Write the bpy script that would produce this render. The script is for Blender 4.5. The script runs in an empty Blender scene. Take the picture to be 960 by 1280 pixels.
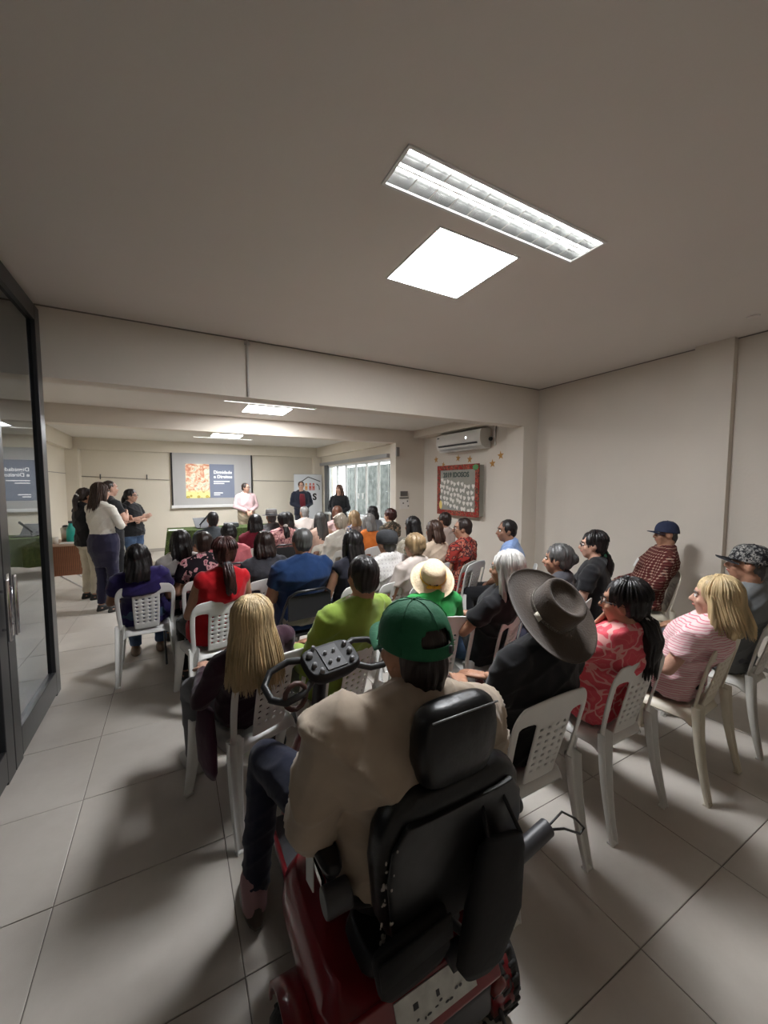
import bpy, bmesh, math, random
from mathutils import Vector, Matrix, noise
import numpy as np
random.seed(7)
R = math.radians
SC = bpy.context.scene
COL = SC.collection
V = Vector

# ------------------------------------------------------------------ camera
FPX, CH = 485.0, 1.70
YAW = math.atan2(264, 485)
PITCH = -math.atan(34 / FPX)
FW = V((math.sin(YAW) * math.cos(PITCH), math.cos(YAW) * math.cos(PITCH), math.sin(PITCH)))
RT = V((math.cos(YAW), -math.sin(YAW), 0))
UP = RT.cross(FW)
cd = bpy.data.cameras.new('camera')
cam = bpy.data.objects.new('camera', cd)
COL.objects.link(cam)
cd.sensor_fit = 'HORIZONTAL'; cd.sensor_width = 36; cd.lens = FPX / 960 * 36
cd.clip_start = 0.02; cd.clip_end = 200
cam.matrix_world = Matrix(((RT.x, UP.x, -FW.x, 0), (RT.y, UP.y, -FW.y, 0), (RT.z, UP.z, -FW.z, CH), (0, 0, 0, 1)))
SC.camera = cam

def atz(x, y, z):
    """survey helper: where the sight line through a photo pixel meets the height z"""
    d = FW * FPX + RT * (x - 480) + UP * (640 - y)
    return V((0, 0, CH)) + d * ((z - CH) / d.z)

# ------------------------------------------------------------------ light, exposure
SC.view_settings.view_transform = 'Standard'
SC.view_settings.look = 'None'
SC.view_settings.gamma = 1
SC.view_settings.use_curve_mapping = False
SC.view_settings.exposure = 2.75
PANEL_W = 13.0      # emission of the square ceiling panels
TUBE_W = 3.0       # emission of the fluorescent tubes
w = bpy.data.worlds.new('world'); SC.world = w; w.use_nodes = True
nt = w.node_tree; nt.nodes.clear()
wo = nt.nodes.new('ShaderNodeOutputWorld'); bg = nt.nodes.new('ShaderNodeBackground')
bg.inputs['Color'].default_value = (0.92, 0.97, 1.0, 1); bg.inputs['Strength'].default_value = .75
nt.links.new(bg.outputs[0], wo.inputs[0])

# ------------------------------------------------------------------ materials
MATS = {}
def mat(name, col, rough=0.6, metal=0, bump=0, bscale=60, emit=None, es=0, spec=0.5, var=0.0, vscale=4, stretch=None, trans=0, sheen=0, coat=0):
    if name in MATS: return MATS[name]
    m = bpy.data.materials.new(name); m.use_nodes = True; MATS[name] = m
    n = m.node_tree; b = n.nodes['Principled BSDF']
    c = tuple(col) + (1,)
    b.inputs['Base Color'].default_value = c
    b.inputs['Roughness'].default_value = rough; b.inputs['Metallic'].default_value = metal
    b.inputs['Specular IOR Level'].default_value = spec
    b.inputs['Transmission Weight'].default_value = trans
    b.inputs['Sheen Weight'].default_value = sheen
    b.inputs['Coat Weight'].default_value = coat
    if emit: b.inputs['Emission Color'].default_value = tuple(emit) + (1,); b.inputs['Emission Strength'].default_value = es
    tc = None
    if var or bump:
        tc = n.nodes.new('ShaderNodeTexCoord'); mp = n.nodes.new('ShaderNodeMapping'); n.links.new(tc.outputs['Object'], mp.inputs[0])
        if stretch: mp.inputs['Scale'].default_value = stretch
    if var:
        t = n.nodes.new('ShaderNodeTexNoise'); t.inputs['Scale'].default_value = vscale; t.inputs['Detail'].default_value = 4
        n.links.new(mp.outputs[0], t.inputs['Vector'])
        r = n.nodes.new('ShaderNodeValToRGB')
        r.color_ramp.elements[0].position = .3; r.color_ramp.elements[1].position = .7
        r.color_ramp.elements[0].color = tuple(max(0, x * (1 - var)) for x in col) + (1,)
        r.color_ramp.elements[1].color = tuple(min(1, x * (1 + var)) for x in col) + (1,)
        n.links.new(t.outputs['Fac'], r.inputs[0]); n.links.new(r.outputs[0], b.inputs['Base Color'])
    if bump:
        t2 = n.nodes.new('ShaderNodeTexNoise'); t2.inputs['Scale'].default_value = bscale; t2.inputs['Detail'].default_value = 3
        n.links.new(mp.outputs[0], t2.inputs['Vector'])
        bp = n.nodes.new('ShaderNodeBump'); bp.inputs['Strength'].default_value = bump; bp.inputs['Distance'].default_value = .01
        n.links.new(t2.outputs['Fac'], bp.inputs['Height']); n.links.new(bp.outputs[0], b.inputs['Normal'])
    return m

def cloth(col, name=None):
    k = name or 'cloth_%02x%02x%02x' % tuple(int(min(1, x) * 255) for x in col)
    return mat(k, col, .85, bump=.7, bscale=9, var=.12, vscale=7, spec=.2, sheen=.15)

def hairmat(col, name=None):
    k = 'hair_%02x%02x%02x' % tuple(int(min(1, x) * 255) for x in col)
    return mat(k, col, .42, bump=.9, bscale=30, var=.4, vscale=22, stretch=(1, 1, .12), spec=.45)

def ramp(n, stops, src, const=True):
    r = n.nodes.new('ShaderNodeValToRGB'); cr = r.color_ramp
    if const: cr.interpolation = 'CONSTANT'
    while len(cr.elements) < len(stops): cr.elements.new(.5)
    for e, (p, c) in zip(cr.elements, stops): e.position = p; e.color = tuple(c) + (1,)
    n.links.new(src, r.inputs[0]); return r

def patmat(name, kind, cols, scale=1.0):
    """printed cloth: stripes, plaid, floral, roses, blotch"""
    if name in MATS: return MATS[name]
    m = mat(name, cols[0], .85, bump=.5, bscale=9, spec=.2); n = m.node_tree; b = n.nodes['Principled BSDF']
    tc = n.nodes.new('ShaderNodeTexCoord'); mp = n.nodes.new('ShaderNodeMapping'); n.links.new(tc.outputs['Object'], mp.inputs[0])
    if kind == 'stripes':
        wv = n.nodes.new('ShaderNodeTexWave'); wv.bands_direction = 'Z'; wv.inputs['Scale'].default_value = 14 * scale; wv.inputs['Distortion'].default_value = 1.2
        wv.inputs['Detail Scale'].default_value = 1.5; n.links.new(mp.outputs[0], wv.inputs[0])
        r = ramp(n, [(0, cols[0]), (.5, cols[1]), (.93, cols[0])], wv.outputs['Fac'], False)
        r.color_ramp.elements[0].position = .38; r.color_ramp.elements[1].position = .55
        n.links.new(r.outputs[0], b.inputs[0])
    elif kind == 'plaid':
        outs = []
        for d in 'XZ':
            wv = n.nodes.new('ShaderNodeTexWave'); wv.bands_direction = d; wv.inputs['Scale'].default_value = 9 * scale; wv.inputs['Distortion'].default_value = .6
            n.links.new(mp.outputs[0], wv.inputs[0]); outs.append(ramp(n, [(0, (0, 0, 0)), (.55, (.5, .5, .5)), (.9, (1, 1, 1))], wv.outputs['Fac']))
        mx = n.nodes.new('ShaderNodeMix'); mx.data_type = 'RGBA'; mx.inputs[0].default_value = .5
        n.links.new(outs[0].outputs[0], mx.inputs[6]); n.links.new(outs[1].outputs[0], mx.inputs[7])
        r = ramp(n, [(0, cols[0]), (.24, cols[1]), (.45, cols[2]), (.7, cols[3])], mx.outputs[2]); n.links.new(r.outputs[0], b.inputs[0])
    else:
        vo = n.nodes.new('ShaderNodeTexVoronoi'); vo.inputs['Scale'].default_value = 14 * scale
        ns = n.nodes.new('ShaderNodeTexNoise'); ns.inputs['Scale'].default_value = 9 * scale; n.links.new(mp.outputs[0], ns.inputs[0])
        mx = n.nodes.new('ShaderNodeMix'); mx.data_type = 'RGBA'; mx.inputs[0].default_value = .16
        n.links.new(mp.outputs[0], mx.inputs[6]); n.links.new(ns.outputs['Color'], mx.inputs[7]); n.links.new(mx.outputs[2], vo.inputs['Vector'])
        src = vo.outputs['Distance']
        if kind == 'roses': st = [(0, cols[1]), (.12, cols[0]), (.2, cols[2]), (.3, cols[1]), (.36, cols[2]), (.46, cols[0])]
        elif kind == 'floral':
            vo.feature = 'DISTANCE_TO_EDGE'; st = [(0, cols[1]), (.045, cols[0]), (.22, cols[2]), (.26, cols[0])]
        else: st = [(0, cols[0]), (.25, cols[1]), (.42, cols[2]), (.6, cols[0])]
        r = ramp(n, st, src); n.links.new(r.outputs[0], b.inputs[0])
    return m

# ------------------------------------------------------------------ mesh building
class MB:
    def __init__(s): s.v = []; s.f = []
    def add(s, vs, fs):
        k = len(s.v); s.v += [tuple(p) for p in vs]; s.f += [tuple(i + k for i in f) for f in fs]; return s
    def box(s, lo, hi, M=None):
        x0, y0, z0 = lo; x1, y1, z1 = hi
        vs = [V(p) for p in ((x0, y0, z0), (x1, y0, z0), (x1, y1, z0), (x0, y1, z0), (x0, y0, z1), (x1, y0, z1), (x1, y1, z1), (x0, y1, z1))]
        if M: vs = [M @ p for p in vs]
        return s.add(vs, [(0, 3, 2, 1), (4, 5, 6, 7), (0, 1, 5, 4), (1, 2, 6, 5), (2, 3, 7, 6), (3, 0, 4, 7)])
    def loft(s, rings, n=12, M=None, p=2.0):
        """rings of (centre, rx, ry) stacked along z, superellipse power p"""
        vs = []
        for c, rx, ry in rings:
            for i in range(n):
                a = 2 * math.pi * i / n; ca, sa = math.cos(a), math.sin(a)
                x = math.copysign(abs(ca) ** (2 / p), ca) * rx; y = math.copysign(abs(sa) ** (2 / p), sa) * ry
                q = V((c[0] + x, c[1] + y, c[2])); vs.append(M @ q if M else q)
        fs = [(j * n + i, j * n + (i + 1) % n, (j + 1) * n + (i + 1) % n, (j + 1) * n + i) for j in range(len(rings) - 1) for i in range(n)]
        fs.append(tuple(range(n - 1, -1, -1))); fs.append(tuple(range((len(rings) - 1) * n, len(rings) * n)))
        return s.add(vs, fs)
    def ell(s, c, r, M=None, n=14, m=9):
        if not hasattr(r, '__len__'): r = (r, r, r)
        rings = []
        for j in range(m + 1):
            t = math.pi * (j + .0) / m; q = max(math.sin(t), .02)
            rings.append(((c[0], c[1], c[2] - math.cos(t) * r[2]), r[0] * q, r[1] * q))
        return s.loft(rings, n, M)
    def tube(s, pts, rad, n=8, cap=True, ratio=1.0, ref=None, round_=True):
        pts = [V(p) for p in pts]; 
        if not hasattr(rad, '__len__'): rad = [rad] * len(pts)
        P = []; 
        for i in range(len(pts)):
            a = pts[max(i - 1, 0)]; b = pts[min(i + 1, len(pts) - 1)]; d = (b - a)
            P.append((pts[i], rad[i], d.normalized() if d.length > 1e-9 else V((0, 0, 1))))
        if round_:
            p, r, d = P[0]; P = [(p - d * r * .95, r * .3, d), (p - d * r * .6, r * .78, d)] + P
            p, r, d = P[-1]; P = P + [(p + d * r * .6, r * .78, d), (p + d * r * .95, r * .3, d)]
        prev = V(ref) if ref else (V((1, 0, 0)) if abs(P[0][2].x) < .8 else V((0, 1, 0)))
        vs = []
        for p, r, d in P:
            u = (prev - d * prev.dot(d)); u = u.normalized() if u.length > 1e-6 else d.orthogonal().normalized()
            if not ref: prev = u
            w_ = d.cross(u)
            for i in range(n):
                a = 2 * math.pi * i / n; vs.append(p + u * math.cos(a) * r * ratio + w_ * math.sin(a) * r)
        fs = [(j * n + i, j * n + (i + 1) % n, (j + 1) * n + (i + 1) % n, (j + 1) * n + i) for j in range(len(P) - 1) for i in range(n)]
        if cap: fs.append(tuple(range(n - 1, -1, -1))); fs.append(tuple(range((len(P) - 1) * n, len(P) * n)))
        return s.add(vs, fs)
    def cyl(s, a, b, r, n=16, r2=None): return s.tube([a, b], [r, r if r2 is None else r2], n, round_=False)
    def xf(s, M): s.v = [tuple(M @ V(p)) for p in s.v]; return s
    def mesh(s, name, m=None, smooth=True):
        me = bpy.data.meshes.new(name); me.from_pydata(s.v, [], s.f); me.validate()
        if m: me.materials.append(m)
        if smooth: me.polygons.foreach_set('use_smooth', [True] * len(me.polygons))
        me.update(); return me
    def obj(s, name, m=None, parent=None, smooth=True, bevel=0, seg=2, subsurf=0, loc=None):
        o = bpy.data.objects.new(name, s.mesh(name, m, smooth)); COL.objects.link(o)
        if parent: o.parent = parent
        if loc: o.location = loc
        if bevel:
            b = o.modifiers.new('b', 'BEVEL'); b.width = bevel; b.segments = seg; b.limit_method = 'ANGLE'; b.angle_limit = R(40)
        if subsurf: q = o.modifiers.new('s', 'SUBSURF'); q.levels = q.render_levels = subsurf
        if smooth and bevel:
            o.modifiers.new('w', 'WEIGHTED_NORMAL').keep_sharp = True
        return o

def empty(name, loc=(0, 0, 0), rz=0, parent=None):
    o = bpy.data.objects.new(name, None); o.empty_display_size = .1; COL.objects.link(o); o.location = loc; o.rotation_euler = (0, 0, rz)
    if parent: o.parent = parent
    return o
def tag(o, label=None, cat=None, group=None, kind=None):
    if label: o['label'] = label
    if cat: o['category'] = cat
    if group: o['group'] = group
    if kind: o['kind'] = kind
    return o
def struct(mb, name, m, parent=None, **k):
    o = mb.obj(name, m, parent, smooth=k.pop('smooth', False), **k)
    if not parent: o['kind'] = 'structure'
    return o

JOBS = []
def remesh_job(mb, name, m, parent, voxel, smooth=3, post=None, extra=None):
    o = bpy.data.objects.new('tmp', mb.mesh('tmp', m)); COL.objects.link(o)
    q = o.modifiers.new('r', 'REMESH'); q.mode = 'VOXEL'; q.voxel_size = voxel; q.use_smooth_shade = True
    if smooth: q = o.modifiers.new('s', 'SMOOTH'); q.factor = .5; q.iterations = smooth
    JOBS.append((o, name, m, parent, post, extra))
def finish_jobs():
    dg = bpy.context.evaluated_depsgraph_get(); dg.update()
    for o, name, m, parent, post, extra in JOBS:
        me = bpy.data.meshes.new_from_object(o.evaluated_get(dg), depsgraph=dg); me.name = name
        if post: 
            co = np.empty(len(me.vertices) * 3); me.vertices.foreach_get('co', co); co = co.reshape(-1, 3)
            no = np.empty(len(me.vertices) * 3); me.vertices.foreach_get('normal', no); no = no.reshape(-1, 3)
            co = post(co, no); me.vertices.foreach_set('co', co.ravel())
        if extra and extra.v:
            bm = bmesh.new(); bm.from_mesh(me); t = extra.mesh('t', m); bm.from_mesh(t); bm.to_mesh(me); bm.free()
        if not me.materials: me.materials.append(m)
        me.polygons.foreach_set('use_smooth', [True] * len(me.polygons))
        me.update()
        f = bpy.data.objects.new(name, me); COL.objects.link(f); f.parent = parent
    for o, *_ in JOBS: bpy.data.objects.remove(o)
    JOBS.clear()

# ------------------------------------------------------------------ room shell
M_wall = mat('wall_paint', (.71, .65, .57), .75, bump=.12, bscale=35, var=.03, vscale=1.2)
M_wall2 = mat('far_wall_paint', (.74, .68, .57), .75, bump=.12, bscale=35, var=.04, vscale=1.0)
M_ceil = mat('ceiling_paint', (.75, .70, .65), .85, bump=.05, bscale=50, var=.02, vscale=1)
M_ceil2 = mat('back_ceiling_paint', (.72, .69, .64), .85, var=.02, vscale=1)
M_white = mat('white_metal', (.8, .8, .79), .35)
M_alu = mat('aluminium', (.75, .75, .76), .25, metal=1)
M_black = mat('black_plastic', (.012, .012, .013), .35)
M_dark = mat('dark_grey', (.05, .05, .055), .5)
XR, XL, YB = 4.80, -2.10, 11.42
ZF, ZB = 3.10, 2.80
Y1, Y2 = 4.03, 6.78

# floor: slab plus individually laid tiles with grout joints
struct(MB().box((XL - .2, -2.6, -.12), (XR + .3, YB + .3, -.004)), 'floor', mat('grout', (.16, .14, .12), .9))
floor = bpy.data.objects['floor']
def tile_mat():
    m = mat('porcelain_tile', (.40, .36, .315), .38, var=0, bump=0)
    n = m.node_tree; b = n.nodes['Principled BSDF']
    g = n.nodes.new('ShaderNodeNewGeometry'); t = n.nodes.new('ShaderNodeTexNoise'); t.inputs['Scale'].default_value = 2.2; t.inputs['Detail'].default_value = 8; t.inputs['Roughness'].default_value = .65
    n.links.new(g.outputs['Position'], t.inputs['Vector'])
    oi = n.nodes.new('ShaderNodeObjectInfo')
    r = ramp(n, [(.3, (.44, .40, .355)), (.7, (.54, .50, .45))], t.outputs['Fac'], False); n.links.new(r.outputs[0], b.inputs[0])
    rr = ramp(n, [(.3, (.30, .30, .30)), (.7, (.46, .46, .46))], t.outputs['Fac'], False); n.links.new(rr.outputs[0], b.inputs['Roughness'])
    t3 = n.nodes.new('ShaderNodeTexNoise'); t3.inputs['Scale'].default_value = 300; n.links.new(g.outputs['Position'], t3.inputs['Vector'])
    bp = n.nodes.new('ShaderNodeBump'); bp.inputs['Strength'].default_value = .15; bp.inputs['Distance'].default_value = .001
    n.links.new(t3.outputs[0], bp.inputs['Height']); n.links.new(bp.outputs[0], b.inputs['Normal'])
    return m
TX, TY = .645, .607
tm = MB(); a_, b_ = TX / 2 - .0018, TY / 2 - .0018; e_ = .0025
tm.add([(-a_, -b_, -.006), (a_, -b_, -.006), (a_, b_, -.006), (-a_, b_, -.006), (-a_, -b_, -.0012), (a_, -b_, -.0012), (a_, b_, -.0012), (-a_, b_, -.0012),
        (-a_ + e_, -b_ + e_, 0), (a_ - e_, -b_ + e_, 0), (a_ - e_, b_ - e_, 0), (-a_ + e_, b_ - e_, 0)],
       [(0, 1, 5, 4), (1, 2, 6, 5), (2, 3, 7, 6), (3, 0, 4, 7), (4, 5, 9, 8), (5, 6, 10, 9), (6, 7, 11, 10), (7, 4, 8, 11), (8, 9, 10, 11)])
tmesh = tm.mesh('tile', tile_mat(), False)
far_tiles = MB()
for ix in range(-5, 9):
    for iy in range(-4, 18):
        x, y = .165 + (ix + .5) * TX, .70 + (iy + .5) * TY
        if x - TX / 2 < XL - .4 or x + TX / 2 > XR + .4: continue
        o = bpy.data.objects.new('tile', tmesh); COL.objects.link(o); o.location = (x, y, random.uniform(-.0006, .0006)); o.parent = floor

# ceilings with recesses for the light fittings
def ceiling(name, x0, x1, y0, y1, z, holes, m, th=.14):
    mb = MB(); xs = sorted({x0, x1, *[h[0] for h in holes], *[h[1] for h in holes]}); ys = sorted({y0, y1, *[h[2] for h in holes], *[h[3] for h in holes]})
    for i in range(len(xs) - 1):
        for j in range(len(ys) - 1):
            cx, cy = (xs[i] + xs[i + 1]) / 2, (ys[j] + ys[j + 1]) / 2
            if any(h[0] < cx < h[1] and h[2] < cy < h[3] for h in holes): continue
            mb.box((xs[i], ys[j], z), (xs[i + 1], ys[j + 1], z + th))
    mb.box((x0, y0, z + th), (x1, y1, z + th + .05))
    return struct(mb, name, m)
LOUV = [(.90, 2.25, 1.44, 1.68, ZF, 'large recessed fluorescent fitting with mirrored louvres over the front rows'),
        (.62, 1.87, 5.42, 5.55, ZB, 'narrow recessed fluorescent fitting above the middle rows'),
        (.45, 1.75, 9.88, 10.02, ZB, 'narrow recessed fluorescent fitting near the projection screen')]
PAN = [(1.32, 1.93, 1.79, 2.40, ZF, 'large square lit ceiling panel nearest the camera'),
       (.95, 1.58, 5.66, 6.24, ZB, 'square lit ceiling panel above the middle rows'),
       (.80, 1.43, 9.15, 9.78, ZB, 'square lit ceiling panel nearest the projection screen')]
hf = [tuple(l[:4]) for l in LOUV[:1] + PAN[:1]]; hb = [tuple(l[:4]) for l in LOUV[1:] + PAN[1:]]
ceiling('ceiling', XL - .1, XR + .1, -2.6, Y1 + .2, ZF, hf, M_ceil)
ceiling('ceiling', XL - .1, 4.12, Y1 + .1, YB + .1, ZB, hb, M_ceil2)
ceiling('ceiling', 4.12, XR + .1, Y1 + .1, Y2 + .22, ZB, [], M_ceil2)
M_panel = mat('lit_diffuser', (1, 1, 1), .5, emit=(.95, .97, 1.0), es=PANEL_W)
M_tube = mat('lit_tube', (1, 1, 1), .5, emit=(1, .99, .96), es=TUBE_W)
M_mirror = mat('mirror_louvre', (.62, .63, .63), .22, metal=1)
for x0, x1, y0, y1, z, lb in PAN:
    t = tag(empty('ceiling_panel_light', ((x0 + x1) / 2, (y0 + y1) / 2, z)), lb, 'ceiling light', 'square ceiling panels')
    a, b = (x1 - x0) / 2, (y1 - y0) / 2; f = .012
    MB().box((-a + f, -b + f, .002), (a - f, b - f, .02)).obj('diffuser', M_panel, t, False)
    fr = MB()
    for lo, hi in (((-a, -b), (a, -b + f)), ((-a, b - f), (a, b)), ((-a, -b + f), (-a + f, b - f)), ((a - f, -b + f), (a, b - f))):
        fr.box((*lo, -.004), (*hi, .03))
    fr.obj('frame', M_white, t, False)
for x0, x1, y0, y1, z, lb in LOUV:
    t = tag(empty('fluorescent_fitting', ((x0 + x1) / 2, (y0 + y1) / 2, z)), lb, 'ceiling light', 'fluorescent fittings')
    a, b = (x1 - x0) / 2, (y1 - y0) / 2; f = .014
    fr = MB()
    for lo, hi in (((-a, -b), (a, -b + f)), ((-a, b - f), (a, b)), ((-a, -b + f), (-a + f, b - f)), ((a - f, -b + f), (a, b - f))):
        fr.box((*lo, -.008), (*hi, .10))
    fr.obj('frame', M_white, t, False)
    rows = 2 if b > .1 else 1
    mb = MB(); bw = (b - f) * 2 / rows; n = 11
    for r_ in range(rows):
        y = -b + f + r_ * bw
        pts = [(y + bw * k / 8, .098 * (1 - (2 * k / 8 - 1) ** 2) + .002) for k in range(9)]
        for k in range(8):
            mb.add([(-a + f, pts[k][0], pts[k][1]), (a - f, pts[k][0], pts[k][1]), (a - f, pts[k + 1][0], pts[k + 1][1]), (-a + f, pts[k + 1][0], pts[k + 1][1])], [(0, 1, 2, 3)])
    mb.obj('reflector', M_mirror, t)
    for r_ in range(rows):
        y = -b + f + r_ * bw
        for k in range(n + 1):
            x = -a + f + (2 * a - 2 * f) * k / n
            MB().box((x - .002, y + .004, 0), (x + .002, y + bw - .004, .05)).obj('louvre', M_mirror, t, False)
    if rows == 2: MB().box((-a + f, -.004, -.002), (a - f, .004, .04)).obj('divider', M_mirror, t, False)
    for r_ in range(rows):
        y = -b + f + (r_ + .5) * bw
        MB().cyl((-a + .03, y, .07), (a - .03, y, .07), .013, 10).obj('tube', M_tube, t)

# walls
MB_ = MB
struct(MB_().box((XR, -2.6, 0), (XR + .2, Y1 + .3, ZF + .1)), 'wall_right', M_wall)
struct(MB_().box((XR - .075, 1.73, 0), (XR, 2.05, ZF)), 'trim_1', M_wall)
struct(MB_().box((4.65, Y1 + .3, 0), (XR + .2, Y2 + .22, ZB + .1)), 'wall_right', M_wall)
struct(MB_().box((4.50, Y1, 0), (XR + .2, Y1 + .32, ZF)), 'trim_2', M_wall)         # pilaster carrying the beam
struct(MB_().box((3.96, Y2, 0), (4.66, Y2 + .22, 2.54)), 'trim_3', M_wall)            # column beside the window
struct(MB_().box((XL - .2, -2.6, 0), (XL, YB + .2, ZF + .1)), 'wall_left', M_wall2)
struct(MB_().box((XL - .2, YB, 0), (4.12, YB + .2, ZB + .1)), 'wall_far', M_wall2)
struct(MB_().box((XL - .2, -2.8, 0), (XR + .2, -2.6, ZF + .1)), 'wall_near', M_wall)
# beams
struct(MB_().box((XL, Y1, 2.55), (4.50, Y1 + .20, ZF)), 'trim_4', M_wall)
struct(MB_().box((XL, Y2, 2.54), (4.65, Y2 + .22, ZB)), 'trim_5', M_wall)
struct(MB_().box((XL, YB - .10, 2.52), (3.95, YB, ZB)), 'trim_6', M_wall2)
struct(MB_().box((XL, Y1 + .2, 2.50), (XL + .12, YB, ZB)), 'trim_7', M_wall2)
struct(MB_().box((4.38, Y1 + .2, 2.66), (4.66, Y2, ZB)), 'trim_8', M_wall)          # step above the air conditioner
struct(MB_().box((XL, YB - .32, 0), (XL + .24, YB, 2.52)), 'trim_9', M_wall2)
struct(MB_().box((3.72, YB - .22, 0), (3.95, YB, 2.52)), 'trim_10', M_wall2)
# shadow gap joints at the ceiling
Mj = mat('joint', (.22, .20, .18), .9)
struct(MB_().box((XL, Y1 - .006, ZF - .010), (4.8, Y1, ZF)).box((XR - .006, -2.6, ZF - .010), (XR, Y1, ZF)), 'trim_11', Mj)
# baseboard of tile round the far wall
Mb = mat('tile_skirting', (.42, .38, .33), .4)
struct(MB_().box((XL, YB - .012, 0), (3.9, YB, .08)), 'baseboard_far', Mb)
struct(MB_().box((XL, Y1, 0), (XL + .012, YB, .08)), 'baseboard_left', Mb)
struct(MB_().box((XR - .012, -2.6, 0), (XR, Y1, .08)), 'baseboard_right', Mb)

# window wall on the right of the back bay
WX, wy0, wy1, wz0, wz1 = 3.96, 7.0, 10.66, .92, 2.24
wm = MB_().box((WX, Y2 + .22, 0), (WX + .16, YB, wz0)).box((WX, Y2 + .22, wz1), (WX + .16, YB, ZB)).box((WX, wy1, wz0), (WX + .16, YB, wz1))
struct(wm, 'wall_window', M_wall2)
struct(MB_().box((WX - .10, Y2 + .22, 2.52), (WX, YB, ZB)), 'trim_12', M_wall2)
M_bar = mat('white_bars', (.85, .86, .85), .4)
win = MB_()
for z0, z1 in ((wz0, wz0 + .05), (wz1 - .05, wz1)): win.box((WX + .02, wy0, z0), (WX + .09, wy1, z1))
for y in (wy0, wy1 - .05): win.box((WX + .02, y, wz0), (WX + .09, y + .05, wz1))
window = struct(win, 'window_1', M_bar)
npan = 6; dy = (wy1 - wy0) / npan
M_glass = mat('clear_glass', (.93, .96, .96), .02, trans=1.0); M_glass.node_tree.nodes['Principled BSDF'].inputs['IOR'].default_value = 1.03
for k in range(npan):
    y = wy0 + k * dy
    MB_().box((WX + .05, y + .03, wz0 + .05), (WX + .056, y + dy - .03, wz1 - .05)).obj('pane', M_glass, window, False)
    MB_().box((WX + .03, y + dy - .024, wz0 + .05), (WX + .08, y + dy + .014, wz1 - .05)).obj('mullion', M_bar, window, False)
for k in range(7):
    y = wy0 + .3 + k * .53
    MB_().cyl((WX + .12, y, wz0), (WX + .12, y, wz1), .006, 6).obj('bar', M_bar, window)
for y in (8.32, 8.56): MB_().box((WX - .01, y, 1.36), (WX + .02, y + .03, 1.5)).obj('handle', M_bar, window, False)
MB_().box((WX - .03, wy1 - .02, wz0 - .9), (WX + .05, wy1 + .22, wz1 + .06)).obj('side_track', mat('grey_track', (.14, .145, .15), .5), window, False)
MB_().box((WX - .07, Y2 + .25, wz1 + .02), (WX, YB - .25, wz1 + .10)).obj('curtain_rail', mat('rail_grey', (.35, .35, .35), .4), window, False)
MB_().box((WX - .12, Y2 + .3, wz0 - .05), (WX + .02, wy1, wz0)).obj('window_sill', M_bar, window, False)
# outside: rough rendered boundary wall and ground
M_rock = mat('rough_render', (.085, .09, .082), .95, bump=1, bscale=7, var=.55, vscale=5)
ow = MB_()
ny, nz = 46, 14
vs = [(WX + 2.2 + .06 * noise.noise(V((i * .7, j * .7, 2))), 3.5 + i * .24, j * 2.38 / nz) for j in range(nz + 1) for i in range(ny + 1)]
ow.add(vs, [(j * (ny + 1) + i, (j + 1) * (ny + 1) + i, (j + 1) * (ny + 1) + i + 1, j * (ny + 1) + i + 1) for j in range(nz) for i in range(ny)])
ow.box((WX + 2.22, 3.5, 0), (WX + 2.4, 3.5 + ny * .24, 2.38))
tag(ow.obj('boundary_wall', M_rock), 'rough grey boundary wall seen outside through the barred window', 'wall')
struct(MB_().box((XR + .2, 2, -.2), (WX + 6, 16, -.02)), 'ground_outside', mat('outdoor_paving', (.35, .34, .32), .9))

# black framed glass door on the left
DX = -.90
M_frame = mat('black_aluminium', (.018, .019, .021), .32, spec=.6)
M_tint = mat('dark_glass', (.16, .19, .20), .01, trans=1.0, spec=.9); M_tint.node_tree.nodes['Principled BSDF'].inputs['IOR'].default_value = 1.75
door = empty('door_1', (DX, 0, 0)); door['kind'] = 'structure'
def leaf(y0, y1, nm):
    MB_().box((-.03, y0, 0), (.03, y0 + .12, 3.06)).obj('stile', M_frame, door, False, bevel=.004)
    MB_().box((-.03, y1 - .12, 0), (.03, y1, 3.06)).obj('stile', M_frame, door, False, bevel=.004)
    MB_().box((-.03, y0 + .12, .02), (.03, y1 - .12, .20)).obj('rail', M_frame, door, False, bevel=.004)
    MB_().box((-.03, y0 + .12, 2.94), (.03, y1 - .12, 3.06)).obj('rail', M_frame, door, False, bevel=.004)
    MB_().box((-.004, y0 + .12, .20), (.004, y1 - .12, 2.94)).obj('pane', M_tint, door, False)
leaf(2.98, 4.03, 'a'); leaf(1.93, 2.97, 'b'); leaf(.88, 1.92, 'c'); leaf(-.17, .87, 'd')
hd = MB_().tube([(.06, 3.03, .82), (.06, 3.03, 1.16)], .013, 10).tube([(.03, 3.03, .88), (.06, 3.03, .88)], .008).tube([(.03, 3.03, 1.1), (.06, 3.03, 1.1)], .008)
hd.box((.03, 3.0, .80), (.036, 3.06, 1.18)); hd.obj('handle', mat('chrome', (.7, .7, .72), .12, metal=1), door)
hd = MB_().tube([(.06, 2.91, .82), (.06, 2.91, 1.16)], .013, 10).tube([(.03, 2.91, .88), (.06, 2.91, .88)], .008).tube([(.03, 2.91, 1.1), (.06, 2.91, 1.1)], .008); hd.obj('handle', MATS['chrome'], door)
struct(MB_().box((DX - .04, -2.6, 0), (DX + .02, -.17, ZF)), 'wall_partition', M_wall)

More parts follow.
